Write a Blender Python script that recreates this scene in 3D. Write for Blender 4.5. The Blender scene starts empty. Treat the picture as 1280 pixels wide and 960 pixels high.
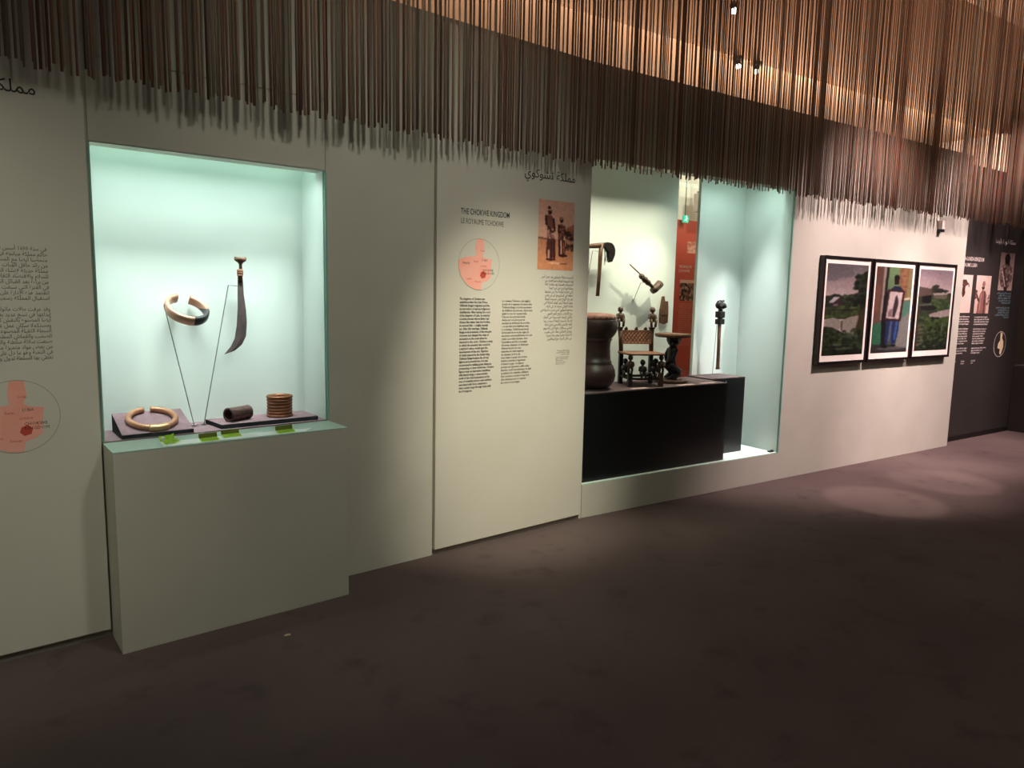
import bpy, bmesh, math, random
import numpy as np
from mathutils import Vector, Matrix
random.seed(7); rng = np.random.default_rng(7)
sc = bpy.context.scene
COL = sc.collection

# ------------------------------------------------------------------ camera
F_PX, YAW, PITCH, ROLL = 900.47, math.radians(38.8159), math.radians(7.2959), math.radians(1.1483)
CAM = Vector((0, -3.5779, 1.6))
fw = Vector((math.sin(YAW)*math.cos(PITCH), math.cos(YAW)*math.cos(PITCH), -math.sin(PITCH)))
r0 = Vector((math.cos(YAW), -math.sin(YAW), 0)); u0 = r0.cross(fw)
cr = r0*math.cos(ROLL)+u0*math.sin(ROLL); cu = -r0*math.sin(ROLL)+u0*math.cos(ROLL)
cd = bpy.data.cameras.new('camera'); cam = bpy.data.objects.new('camera', cd); COL.objects.link(cam)
cd.sensor_width = 36; cd.lens = F_PX*36/1280; cd.clip_start = .05
cam.matrix_world = Matrix(((cr.x, cu.x, -fw.x, CAM.x), (cr.y, cu.y, -fw.y, CAM.y), (cr.z, cu.z, -fw.z, CAM.z), (0, 0, 0, 1)))
sc.camera = cam
# ------------------------------------------------------------------ world, exposure
w = bpy.data.worlds.new('world'); sc.world = w; w.use_nodes = True
w.node_tree.nodes['Background'].inputs[0].default_value = (0, 0, 0, 1)
vs = sc.view_settings
vs.view_transform = 'Standard'; vs.look = 'None'; vs.gamma = 1; vs.use_curve_mapping = False; vs.exposure = 0.0

# the exhibition wall bends by a few degrees: left run along +X, right run in its own frame (s, n, z)
BETA, XB = math.radians(5.3802), 3.5329
def RP(s, n, z): return Vector((XB+s*math.cos(BETA)+n*math.sin(BETA), -s*math.sin(BETA)+n*math.cos(BETA), z))
ZTOP, ZSOF, ZCEIL = 3.12, 3.80, 5.20

def lin(c):
    return tuple((x/255/12.92 if x/255 <= .04045 else ((x/255+.055)/1.055)**2.4) for x in c[:3])

def spot(name, loc, target, power, color, angle, blend=.6, size=.04, parent=None):
    l = bpy.data.lights.new(name, 'SPOT'); l.energy = power; l.color = color
    l.spot_size = math.radians(angle); l.spot_blend = blend; l.shadow_soft_size = size
    o = bpy.data.objects.new(name, l); COL.objects.link(o)
    d = Vector(target)-Vector(loc)
    o.matrix_world = Matrix.Translation(loc) @ d.to_track_quat('-Z', 'Y').to_matrix().to_4x4()
    return o
def area(name, loc, target, power, color, sx, sy, spread=180):
    l = bpy.data.lights.new(name, 'AREA'); l.energy = power; l.color = color; l.shape = 'RECTANGLE'; l.size = sx; l.size_y = sy
    l.spread = math.radians(spread)
    o = bpy.data.objects.new(name, l); COL.objects.link(o)
    d = Vector(target)-Vector(loc)
    o.matrix_world = Matrix.Translation(loc) @ d.to_track_quat('-Z', 'Y').to_matrix().to_4x4()
    return o
WARM = (1.0, .86, .62); PINK = (1.0, .745, .74); MINT = (.92, 1.0, .965); COPPER = (1.0, .80, .62)
# ceiling spotlights of the room, the last an added fill (position, target, watts, colour, cone, softness); the lamp heads are built further down
SPOTS = [
    ((-1.6, -3.1, 4.70), (-.30, 0, 1.25), 330, (1.0, .97, .80), 34, 1.0),
    ((2.4, -3.2, 4.70), (2.92, 0, .80), 1150, (1.0, .93, .74), 25, 1.0),
    (tuple(RP(3.15, -2.3, 4.70)), tuple(RP(3.15, 0, 1.00)), 1280, PINK, 50, .8),
    (tuple(RP(4.95, -2.3, 4.70)), tuple(RP(4.95, 0, 1.00)), 1280, PINK, 50, .8),
    (tuple(RP(5.6, -1.7, 4.70)), tuple(RP(6.1, .1, 1.6)), 420, PINK, 50, .8),
    ((5.75, -1.05, 4.70), (5.85, -1.08, 0), 420, (1, .80, .68), 11, .12),
    ((6.95, -1.10, 4.70), (6.95, -1.12, 0), 420, (1, .80, .68), 11, .12),
    ((2.1, -3.3, 4.70), (2.05, 0, 1.20), 190, (1.0, .96, .82), 56, 1.0),  # wide lamp added to stand in for spill from the panel spotlights
]

# unseen broad soft fill lights added over the room (their housings are built further down)
FILL_LAMPS = [(-1.6, -4.6, 5.12), (3.2, -4.9, 5.12), (8.0, -4.6, 5.12)]
for p in FILL_LAMPS: area('fill_light', p, (p[0], p[1]+.9, 0), 39, (1.0, .97, .82), 1.6, .8)

# ------------------------------------------------------------------ materials
MATS = {}
def mat(name, c, rough=.6, metal=0, c2=None, nscale=8, ndetail=4, bump=0, bscale=None, spec=.5, contrast=(.35, .65), emit=None, estr=0, stretch=None):
    if name in MATS: return MATS[name]
    m = bpy.data.materials.new(name); m.use_nodes = True; nt = m.node_tree; b = nt.nodes['Principled BSDF']
    b.inputs['Base Color'].default_value = (*lin(c), 1); b.inputs['Roughness'].default_value = rough; b.inputs['Metallic'].default_value = metal
    b.inputs['Specular IOR Level'].default_value = spec
    tc = None
    def coord():
        nonlocal tc
        if tc is None:
            tc = nt.nodes.new('ShaderNodeTexCoord').outputs['Object']
            if stretch:
                mp = nt.nodes.new('ShaderNodeMapping'); mp.inputs['Scale'].default_value = stretch
                nt.links.new(tc, mp.inputs[0]); tc = mp.outputs[0]
        return tc
    if c2:
        n = nt.nodes.new('ShaderNodeTexNoise'); n.inputs['Scale'].default_value = nscale; n.inputs['Detail'].default_value = ndetail
        nt.links.new(coord(), n.inputs['Vector'])
        r = nt.nodes.new('ShaderNodeValToRGB'); r.color_ramp.elements[0].position = contrast[0]; r.color_ramp.elements[1].position = contrast[1]
        r.color_ramp.elements[0].color = (*lin(c), 1); r.color_ramp.elements[1].color = (*lin(c2), 1)
        nt.links.new(n.outputs['Fac'], r.inputs[0]); nt.links.new(r.outputs[0], b.inputs['Base Color'])
    if bump:
        n = nt.nodes.new('ShaderNodeTexNoise'); n.inputs['Scale'].default_value = bscale or nscale*4; n.inputs['Detail'].default_value = 3
        nt.links.new(coord(), n.inputs['Vector'])
        bp = nt.nodes.new('ShaderNodeBump'); bp.inputs['Strength'].default_value = bump; bp.inputs['Distance'].default_value = .01
        nt.links.new(n.outputs['Fac'], bp.inputs['Height']); nt.links.new(bp.outputs[0], b.inputs['Normal'])
    if emit:
        b.inputs['Emission Color'].default_value = (*lin(emit), 1); b.inputs['Emission Strength'].default_value = estr
    MATS[name] = m; return m
def attr_mat(name, attr='Col', rough=.6, spec=.3):
    if name in MATS: return MATS[name]
    m = bpy.data.materials.new(name); m.use_nodes = True; nt = m.node_tree; b = nt.nodes['Principled BSDF']
    a = nt.nodes.new('ShaderNodeAttribute'); a.attribute_name = attr
    nt.links.new(a.outputs['Color'], b.inputs['Base Color']); b.inputs['Roughness'].default_value = rough
    b.inputs['Specular IOR Level'].default_value = spec
    MATS[name] = m; return m
def glass_mat(name, tint):
    m = bpy.data.materials.new(name); m.use_nodes = True; nt = m.node_tree; nt.nodes.clear()
    o = nt.nodes.new('ShaderNodeOutputMaterial'); t = nt.nodes.new('ShaderNodeBsdfTransparent'); g = nt.nodes.new('ShaderNodeBsdfGlossy')
    fr = nt.nodes.new('ShaderNodeFresnel'); ge = nt.nodes.new('ShaderNodeNewGeometry'); mr = nt.nodes.new('ShaderNodeMapRange')
    mr.inputs[3].default_value = 1.33; mr.inputs[4].default_value = 1/1.33; nt.links.new(ge.outputs['Backfacing'], mr.inputs[0]); nt.links.new(mr.outputs[0], fr.inputs[0]); mx = nt.nodes.new('ShaderNodeMixShader')
    t.inputs[0].default_value = (*tint, 1); g.inputs['Roughness'].default_value = .02
    nt.links.new(fr.outputs[0], mx.inputs[0]); nt.links.new(t.outputs[0], mx.inputs[1]); nt.links.new(g.outputs[0], mx.inputs[2])
    nt.links.new(mx.outputs[0], o.inputs[0]); MATS[name] = m; return m

M_WALL = mat('wall_paint', (192, 191, 177), .75, c2=(186, 185, 171), nscale=3, bump=.03, bscale=260)
M_PANEL = mat('panel_board', (206, 203, 190), .6, c2=(202, 198, 184), nscale=2)
M_CASE = mat('case_lining', (226, 232, 228), .7, c2=(222, 228, 224), nscale=3)
M_BLACKWALL = mat('black_board', (46, 41, 39), .6, c2=(50, 45, 42), nscale=3)
M_DARK = mat('dark_room_paint', (48, 40, 36), .8, c2=(42, 36, 33), nscale=2)
M_CEIL = mat('ceiling_plaster', (152, 120, 96), .7, c2=(142, 112, 90), nscale=1.2)
M_BLACK = mat('black_lacquer', (13, 14, 18), .35, c2=(16, 17, 20), nscale=5)
M_PLUM = mat('plum_felt', (134, 108, 114), .95, c2=(124, 98, 106), nscale=40, bump=.1, bscale=400, spec=.1)
M_PLUM2 = mat('plinth_felt', (96, 80, 82), .95, c2=(86, 71, 74), nscale=40, bump=.1, bscale=400, spec=.1)
M_PLUMSIDE = mat('dark_felt_edge', (38, 36, 44), .9, c2=(32, 30, 38), nscale=40, spec=.1)
M_GLASS = glass_mat('vitrine_glass', (.94, .985, .97))
M_EDGE = mat('glass_edge_green', (150, 192, 176), .2, c2=(140, 182, 166), nscale=3)
M_INK = mat('print_ink', (36, 38, 36), .7, c2=(40, 42, 40), nscale=30)
M_INKSOFT = mat('print_ink_grey', (70, 70, 62), .7, c2=(76, 76, 66), nscale=30)
M_WHITEINK = mat('print_white', (214, 204, 196), .7, c2=(206, 196, 188), nscale=30)
M_BLUEINK = mat('print_pale_blue', (140, 170, 180), .7, c2=(130, 160, 172), nscale=30)
M_OUTLINE = mat('print_outline', (140, 138, 122), .7, c2=(146, 144, 128), nscale=30)
M_CORAL = mat('print_coral', (242, 176, 160), .7, c2=(240, 164, 146), nscale=9)
M_RED = mat('print_red', (196, 76, 60), .7, c2=(190, 70, 56), nscale=9)
M_STEEL = mat('stand_steel', (120, 126, 124), .35, .8, c2=(110, 116, 114), nscale=30)

# ------------------------------------------------------------------ mesh helpers
def bx(bm, x0, x1, y0, y1, z0, z1):
    v = [bm.verts.new((x, y, z)) for x in (x0, x1) for y in (y0, y1) for z in (z0, z1)]
    for f in ((0, 1, 3, 2), (4, 6, 7, 5), (0, 4, 5, 1), (2, 3, 7, 6), (0, 2, 6, 4), (1, 5, 7, 3)): bm.faces.new([v[i] for i in f])
def lathe(bm, prof, seg=32, c=(0, 0, 0), cap=True, sq=1.0):
    rings = []
    for r, z in prof:
        rings.append([bm.verts.new((c[0]+r*math.cos(2*math.pi*k/seg), c[1]+sq*r*math.sin(2*math.pi*k/seg), c[2]+z)) for k in range(seg)])
    for a, b in zip(rings, rings[1:]):
        for k in range(seg): bm.faces.new((a[k], a[(k+1) % seg], b[(k+1) % seg], b[k]))
    if cap:
        bm.faces.new(rings[0][::-1]); bm.faces.new(rings[-1])
def tube(bm, pts, rad, seg=8, closed=False, cap=True, flat=None):
    pts = [Vector(p) for p in pts]; n = len(pts)
    rad = [rad]*n if not hasattr(rad, '__len__') else rad
    rings = []; up = None
    for i, p in enumerate(pts):
        t = (pts[min(i+1, n-1)]-pts[max(i-1, 0)]).normalized()
        if up is None: up = Vector((0, 0, 1)) if abs(t.z) < .9 else Vector((1, 0, 0))
        a = (up-t*up.dot(t)).normalized(); b = t.cross(a); up = a
        fa, fb = flat or (1, 1)
        rings.append([bm.verts.new(p+a*fa*rad[i]*math.cos(2*math.pi*k/seg)+b*fb*rad[i]*math.sin(2*math.pi*k/seg)) for k in range(seg)])
    for a, b in zip(rings, rings[1:]):
        for k in range(seg): bm.faces.new((a[k], a[(k+1) % seg], b[(k+1) % seg], b[k]))
    if cap: bm.faces.new(rings[0][::-1]); bm.faces.new(rings[-1])
def ball(bm, c, rx, ry=None, rz=None, u=12, v=8):
    ry = ry or rx; rz = rz or rx
    r = bmesh.ops.create_uvsphere(bm, u_segments=u, v_segments=v, radius=1)['verts']
    for q in r: q.co = Vector((c[0]+q.co.x*rx, c[1]+q.co.y*ry, c[2]+q.co.z*rz))
def slab(bm, pts, t):            # flat polygon given as 3D points, thickened upwards by t
    a = [bm.verts.new(p) for p in pts]; b2 = [bm.verts.new(Vector(p)+Vector((0, 0, t))) for p in pts]; n = len(pts)
    bm.faces.new(a[::-1]); bm.faces.new(b2)
    for i in range(n): bm.faces.new((a[i], a[(i+1) % n], b2[(i+1) % n], b2[i]))
def prism(bm, poly, y0, y1):     # outline in x,z extruded along y
    a = [bm.verts.new((x, y0, z)) for x, z in poly]; b = [bm.verts.new((x, y1, z)) for x, z in poly]; n = len(poly)
    bm.faces.new(a); bm.faces.new(b[::-1])
    for i in range(n): bm.faces.new((a[i], b[i], b[(i+1) % n], a[(i+1) % n]))
def obj(name, bm, m, parent=None, smooth=False, bevel=0, kind=None):
    bmesh.ops.recalc_face_normals(bm, faces=bm.faces[:])
    if bevel: bmesh.ops.bevel(bm, geom=bm.edges[:], offset=bevel, segments=2, affect='EDGES', profile=.6)
    me = bpy.data.meshes.new(name); bm.to_mesh(me); bm.free()
    if smooth:
        for p in me.polygons: p.use_smooth = True
    me.materials.append(m)
    o = bpy.data.objects.new(name, me); COL.objects.link(o)
    if parent: o.parent = parent
    if kind: o['kind'] = kind
    return o
def B(name, m, dims, parent=None, bevel=0, kind=None, smooth=False):
    bm = bmesh.new()
    for d in (dims if hasattr(dims[0], '__len__') else [dims]): bx(bm, *d)
    return obj(name, bm, m, parent, smooth, bevel, kind)
def thing(name, label, cat, loc=(0, 0, 0), rz=0, group=None):
    o = bpy.data.objects.new(name, None); COL.objects.link(o); o.empty_display_size = .1
    o.location = loc; o.rotation_euler = (0, 0, rz); tag(o, label, cat, group); return o
def tag(o, label, cat, group=None):
    o['label'] = label; o['category'] = cat
    if group: o['group'] = group
    return o
def thingR(name, label, cat, s=0, n=0, z=0, rz=0, group=None): return thing(name, label, cat, RP(s, n, z), rz-BETA, group)
def at(o, loc, rz=0): o.location = loc; o.rotation_euler = (0, 0, rz); return o
def struct(o, right=False):
    o['kind'] = 'structure'
    if right: at(o, RP(0, 0, 0), -BETA)
    return o

# ------------------------------------------------------------------ lettering
AR = {'ا': (0xFE8D, 2), 'أ': (0xFE83, 2), 'إ': (0xFE87, 2), 'آ': (0xFE81, 2), 'ب': (0xFE8F, 4), 'ة': (0xFE93, 2), 'ت': (0xFE95, 4), 'ث': (0xFE99, 4),
      'ج': (0xFE9D, 4), 'ح': (0xFEA1, 4), 'خ': (0xFEA5, 4), 'د': (0xFEA9, 2), 'ذ': (0xFEAB, 2), 'ر': (0xFEAD, 2), 'ز': (0xFEAF, 2), 'س': (0xFEB1, 4),
      'ش': (0xFEB5, 4), 'ص': (0xFEB9, 4), 'ض': (0xFEBD, 4), 'ط': (0xFEC1, 4), 'ظ': (0xFEC5, 4), 'ع': (0xFEC9, 4), 'غ': (0xFECD, 4), 'ف': (0xFED1, 4),
      'ق': (0xFED5, 4), 'ك': (0xFED9, 4), 'ل': (0xFEDD, 4), 'م': (0xFEE1, 4), 'ن': (0xFEE5, 4), 'ه': (0xFEE9, 4), 'و': (0xFEED, 2), 'ى': (0xFEEF, 2),
      'ي': (0xFEF1, 4), 'ئ': (0xFE89, 4), 'ؤ': (0xFE85, 2), 'ء': (0xFE80, 1)}
def arabic(line):
    out = []; cs = list(line); i = 0
    while i < len(cs):
        c = cs[i]
        if c not in AR: out.append(c); i += 1; continue
        prev = i > 0 and cs[i-1] in AR and AR[cs[i-1]][1] == 4
        if c == 'ل' and i+1 < len(cs) and cs[i+1] in 'اأإآ':
            base = {'ا': 0xFEFB, 'أ': 0xFEF7, 'إ': 0xFEF9, 'آ': 0xFEF5}[cs[i+1]]
            out.append(chr(base+(1 if prev else 0))); i += 2; continue
        base, k = AR[c]; nxt = k == 4 and i+1 < len(cs) and cs[i+1] in AR and cs[i+1] != 'ء'
        f = (3 if nxt else 1) if (prev and k > 1) else (2 if nxt else 0)
        out.append(chr(base+f)); i += 1
    s = ''.join(out)[::-1]
    res = ''; num = ''
    for ch in s:                      # keep numbers in reading order
        if ch.isdigit(): num = ch+num
        else: res += num+ch; num = ''
    return res+num
def text(name, lines, m, parent, x, y, z, size, lead=1.0, align='LEFT', width=None, res=2, bold=0, rtl=False, label=None):
    """flat lettering on the plane y, first baseline at z - size*.75; width scales the widest line"""
    if rtl: lines = [arabic(l) for l in lines]
    c = bpy.data.curves.new(name, 'FONT'); c.body = '\n'.join(lines); c.size = 1; c.align_x = align; c.space_line = lead/size if False else 1
    c.resolution_u = res; c.offset = bold
    t = bpy.data.objects.new(name, c); COL.objects.link(t)
    me = bpy.data.meshes.new_from_object(t.evaluated_get(bpy.context.evaluated_depsgraph_get()))
    bpy.data.objects.remove(t); bpy.data.curves.remove(c)
    n = len(me.vertices); co = np.empty(n*3, np.float32); me.vertices.foreach_get('co', co); co = co.reshape(-1, 3)
    wd = co[:, 0].max()-co[:, 0].min()
    sx = width/wd if width else size
    out = np.empty_like(co); out[:, 0] = x+co[:, 0]*sx; out[:, 1] = y; out[:, 2] = z-size*.75+co[:, 1]*(lead if len(lines) > 1 and lead != 1.0 else size)
    me.vertices.foreach_set('co', out.ravel()); me.update(); me.materials.clear(); me.materials.append(m)
    o = bpy.data.objects.new(name, me); COL.objects.link(o); o.parent = parent
    if label: o['label'] = label
    if name in ('body_text', 'caption'): o['kind'] = 'stuff'
    return o

# ------------------------------------------------------------------ painted prints (flat photographs as fine coloured grids)
class Paint:
    def __init__(s, w, h, top, bot):
        s.w, s.h = w, h; yy, xx = np.mgrid[0:h, 0:w]; s.x = (xx+.5)/w; s.y = (yy+.5)/h
        s.a = np.array(top, float)*(1-s.y[..., None])+np.array(bot, float)*s.y[..., None]
    def put(s, mask, c, al=1.0):
        mk = mask.astype(float)[..., None]*al; s.a = s.a*(1-mk)+np.array(c, float)*mk
    def poly(s, pts, c, al=1.0):
        ins = np.zeros(s.x.shape, bool); n = len(pts)
        for i in range(n):
            x1, y1 = pts[i]; x2, y2 = pts[(i+1) % n]
            if y1 == y2: continue
            ins ^= ((y1 > s.y) != (y2 > s.y)) & (s.x < (x2-x1)*(s.y-y1)/(y2-y1)+x1)
        s.put(ins, c, al)
    def ell(s, cx, cy, rx, ry, c, al=1.0): s.put(((s.x-cx)/rx)**2+((s.y-cy)/ry)**2 < 1, c, al)
    def line(s, p, q, wd, c, al=1.0):
        ax, ay = p; dx, dy = q[0]-ax, q[1]-ay; asp = s.h/s.w; L2 = dx*dx+(dy*asp)**2
        t = np.clip(((s.x-ax)*dx+(s.y-ay)*asp*dy*asp)/L2, 0, 1)
        s.put(((s.x-ax-t*dx)**2+((s.y-ay-t*dy)*asp)**2) < (wd/2)**2, c, al)
    def grad(s, mask, c0, c1, y0, y1):
        t = np.clip((s.y-y0)/(y1-y0), 0, 1)[..., None]; cc = np.array(c0, float)*(1-t)+np.array(c1, float)*t
        mk = mask[..., None].astype(float); s.a = s.a*(1-mk)+cc*mk
    def speck(s, box, cols, n, r, al=.8):
        for _ in range(n):
            s.ell(rng.uniform(box[0], box[1]), rng.uniform(box[2], box[3]), r*rng.uniform(.5, 1.4), r*rng.uniform(.4, 1)*s.w/s.h, cols[rng.integers(len(cols))], al)
    def noise(s, amt): s.a = s.a+rng.normal(0, amt, s.a.shape[:2])[..., None]
    def soften(s, sat=.7, gain=1.0, n=2):
        for _ in range(n):
            q = np.pad(s.a, ((1, 1), (1, 1), (0, 0)), 'edge')
            s.a = (q[1:-1, 1:-1]*2+q[:-2, 1:-1]+q[2:, 1:-1]+q[1:-1, :-2]+q[1:-1, 2:])/6
        g = s.a.mean(-1, keepdims=True); s.a = (g+(s.a-g)*sat)*gain
        low = rng.normal(0, 1, (s.h//5+2, s.w//5+2)); low = np.kron(low, np.ones((5, 5)))[:s.h, :s.w]
        s.a = s.a*(1+.02*low[..., None])+rng.normal(0, 4, s.a.shape[:2])[..., None]; return s
    def mesh(s, name, x0, x1, z0, z1, y, parent, label=None):
        X = np.linspace(x0, x1, s.w+1); Zs = np.linspace(z1, z0, s.h+1)
        gx, gz = np.meshgrid(X, Zs); co = np.stack([gx, np.full_like(gx, y), gz], -1).reshape(-1, 3)
        i, j = np.mgrid[0:s.h, 0:s.w]; a = i*(s.w+1)+j
        f = np.stack([a, a+s.w+1, a+s.w+2, a+1], -1).reshape(-1, 4)
        me = bpy.data.meshes.new(name); me.from_pydata(co.tolist(), [], f.tolist())
        c = np.clip(s.a, 0, 255)/255; c = np.where(c <= .04045, c/12.92, ((c+.055)/1.055)**2.4)
        c4 = np.concatenate([c, np.ones(c.shape[:2]+(1,))], -1).reshape(-1, 1, 4).repeat(4, 1).ravel().astype(np.float32)
        at_ = me.color_attributes.new('Col', 'FLOAT_COLOR', 'CORNER'); at_.data.foreach_set('color', c4)
        me.materials.append(attr_mat('photo_print', rough=.45)); me.update()
        o = bpy.data.objects.new(name, me); COL.objects.link(o); o.parent = parent
        if label: o['label'] = label
        return o

# ================================================================== THE SETTING
# carpet
m = mat('carpet', (90, 77, 76), .95, c2=(102, 89, 86), nscale=1.1, ndetail=6, bump=.35, bscale=330, spec=.08, contrast=(.3, .7))
nt = m.node_tree; b = nt.nodes['Principled BSDF']; base = b.inputs['Base Color'].links[0].from_socket
tcn = nt.nodes.new('ShaderNodeTexCoord')
n1 = nt.nodes.new('ShaderNodeTexNoise'); n1.inputs['Scale'].default_value = 4.2; n1.inputs['Detail'].default_value = 5; n1.inputs['Roughness'].default_value = .62
nt.links.new(tcn.outputs['Object'], n1.inputs['Vector'])
rp = nt.nodes.new('ShaderNodeValToRGB'); rp.color_ramp.elements[0].position = .56; rp.color_ramp.elements[1].position = .80
nt.links.new(n1.outputs['Fac'], rp.inputs[0])
mx = nt.nodes.new('ShaderNodeMix'); mx.data_type = 'RGBA'; nt.links.new(rp.outputs[0], mx.inputs[0]); nt.links.new(base, mx.inputs[6]); mx.inputs[7].default_value = (*lin((74, 62, 62)), 1)
nt.links.new(mx.outputs[2], b.inputs['Base Color'])
struct(B('floor', m, (-5, 13.5, -7, 6, -.06, 0)))
struct(B('ceiling', M_CEIL, (-5, 13.5, -7, 6.4, ZCEIL, ZCEIL+.1)))
struct(B('ceiling_soffit', M_CEIL, (-9, 7.9, .85, 6, ZSOF, ZCEIL-.001)), True)
struct(B('wall_back', M_DARK, (-5, 13.5, -7.1, -7, 0, ZCEIL)))
struct(B('wall_side', M_DARK, (-5.1, -5, -7, 6, 0, ZCEIL)))

V1 = (.554, 1.622, .897, 2.1945); D1 = .29
V2 = (.0, 2.209, .241, 2.5025); D2 = .50
TH = .10
wl = struct(B('wall_left', M_WALL, [(-5, V1[0], 0, TH, 0, ZTOP), (V1[1], XB, 0, TH, 0, ZTOP), (V1[0], V1[1], 0, TH, 0, V1[2]-.012), (V1[0], V1[1], .004, TH, V1[3], ZTOP)]))
wr = struct(B('wall_right', M_WALL, [(V2[1], 5.19, 0, TH, 0, ZTOP), (.004, V2[1], 0, TH, 0, V2[2]), (.004, V2[1], .004, TH, V2[3], ZTOP)]), True)
# access panels above the cases, set in the wall with a fine joint
B('access_panel', M_WALL, (V1[0]+.004, V1[1]-.004, 0, .004, V1[3]+.004, 2.542), wl)
B('access_panel', M_WALL, (V1[0]+.004, V1[1]-.004, 0, .004, 2.546, ZTOP), wl)
B('access_panel', M_WALL, (.008, V2[1]-.004, 0, .004, V2[3]+.004, 2.838), wr)
B('access_panel', M_WALL, (.008, V2[1]-.004, 0, .004, 2.843, ZTOP), wr)
struct(B('wall_black', M_BLACKWALL, (5.192, 6.90, .113, .25, .0, 3.07)), True)
struct(B('baseboard_black', mat('black_skirting', (12, 11, 11), .5, c2=(14, 13, 13), nscale=4), (5.192, 6.90, .103, .113, 0, .055)), True)
struct(B('wall_end', M_DARK, (7.45, 7.6, -6.5, .40, 0, ZCEIL)), True)
struct(B('wall_end_rear', mat('rear_wall_paint', (200, 178, 160), .75, c2=(196, 172, 154), nscale=3), (7.6, 7.75, .776, 3.4, 0, ZSOF-.001)), True)
struct(B('wall_rear', mat('rear_white_paint', (214, 212, 200), .75, c2=(208, 206, 194), nscale=3), (-2, 7.6, 2.56, 2.7, 0, ZSOF-.001)), True)

# ================================================================== CASE 1 (small, left)
x0, x1, z0, z1 = V1
c1 = thing('display_case', 'small wall display case with lit mint interior above the projecting plinth', 'display case', (x0, 0, z0))
W1, H1 = x1-x0, z1-z0
B('back_panel', M_CASE, (0, W1, D1, D1+.02, 0, H1+.09), c1)
B('side_panel', M_CASE, (-.02, 0, TH*.0+.102, D1+.02, 0, H1+.09), c1)
B('side_panel', M_CASE, (W1, W1+.02, .102, D1+.02, 0, H1+.09), c1)
B('side_panel', M_CASE, (W1-.012, W1-.0005, .012, D1, .004, H1-.001), c1)
B('floor_panel', M_PLUM, (0, W1, .012, D1, -.01, .003), c1)
B('top_panel', M_CASE, (0, W1, .101, D1+.02, H1+.09, H1+.11), c1)
M_LED = mat('led_diffuser', (235, 255, 246), .5, emit=(216, 255, 240), estr=4)
B('light_strip', M_LED, (.02, W1-.03, .12, .17, H1+.072, H1+.088), c1)
g = B('glass_pane', M_GLASS, (.008, W1-.008, .002, .008, .002, H1-.001), c1)
B('glass_edge', M_EDGE, (-.0005, .008, -.004, .011, .002, H1), c1)
B('glass_edge', M_EDGE, (W1-.008, W1+.003, -.006, .011, .002, H1), c1)
area('case_light', (x0+W1*.47, .035, z1-.006), (x0+W1*.47, .285, z0+.05), 3.4, MINT, .95, .02, 42)
area('case_light', (x0+W1*.47, .045, z1-.006), (x0+W1*.47, .215, z0+.25), 3.0, (.88, 1, .955), .95, .02, 150)
spot('case_spot', (1.50, .022, z1-.02), (1.02, .29, .90), 4.2, (.94, 1, .97), 64, 1.0, .008)

# plinth under case 1
p1 = thing('plinth', 'grey-green projecting plinth box under the small lit display case', 'plinth', (.552, 0, 0))
B('body', M_WALL, (0, 1.067, -.2308, -.001, 0, .889), p1, bevel=.003)
B('top_ledge', mat('ledge_paint', (170, 196, 184), .55, c2=(164, 190, 178), nscale=3), (0, 1.067, -.2308, -.001, .889, .897), p1, bevel=.0015)

# ================================================================== CASE 2 (large, glazed)
s0, s1, z0, z1 = V2; H2 = z1-z0; W2 = s1
c2 = thingR('display_case', 'large glazed wall display case holding the carved chair and drum', 'display case', 0, 0, z0)
GA, GB = 1.345, 1.615
B('back_panel', M_CASE, (-.25, GA, D2, D2+.03, 0, H2+.1), c2)
B('back_panel', M_CASE, (GB, W2, D2, D2+.03, 0, H2+.1), c2)
B('slot_glass', M_GLASS, (GA, GB, D2+.01, D2+.016, 0, H2+.1), c2)
B('side_panel', M_CASE, (W2-.012, W2-.0005, .012, D2, .002, H2+.1), c2)
B('side_panel', M_CASE, (-.27, -.25, .11, D2+.03, 0, H2+.1), c2)
B('floor_panel', M_CASE, (.0, W2, .012, D2, -.02, .002), c2)
B('top_panel', M_CASE, (-.25, W2, .11, D2+.03, H2+.101, H2+.12), c2)
B('light_strip', M_LED, (1.55, W2-.1, .13, .20, H2+.08, H2+.10), c2)
B('glass_pane', M_GLASS, (.012, W2-.012, .002, .010, .002, H2), c2)
B('glass_edge', M_EDGE, (W2-.010, W2+.002, -.004, .012, .002, H2), c2)
B('glass_edge', M_EDGE, (.004, W2-.01, .002, .011, -.0015, .002), c2)
bm = bmesh.new(); bx(bm, W2-.07, W2-.02, .03, .06, .002, .014); lathe(bm, [(.012, 0), (.012, .012)], 12, (W2-.03, .045, .008)); obj('lock', bm, M_BLACK, c2)
B('socket_box', mat('socket_plastic', (150, 186, 176), .4, c2=(144, 178, 168), nscale=6), (2.03, 2.10, D2-.03, D2, .03, .11), c2, bevel=.003)
spot('case_spot', RP(1.20, .03, 2.48), RP(.78, .46, .80), 54, (1.0, .88, .66), 76, 1.0, .010)
area('case_light', RP(.65, .14, 2.585), RP(.65, .42, 1.0), 10, (1.0, .90, .70), 1.2, .03, 95)
area('case_light', RP(1.85, .14, 2.585), RP(1.92, .40, .3), 17, (.95, 1, .98), .5, .03, 44)
area('case_light', RP(1.75, .15, 2.585), RP(1.80, .30, .6), 8, (.84, 1, .95), .4, .03, 160)

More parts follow.
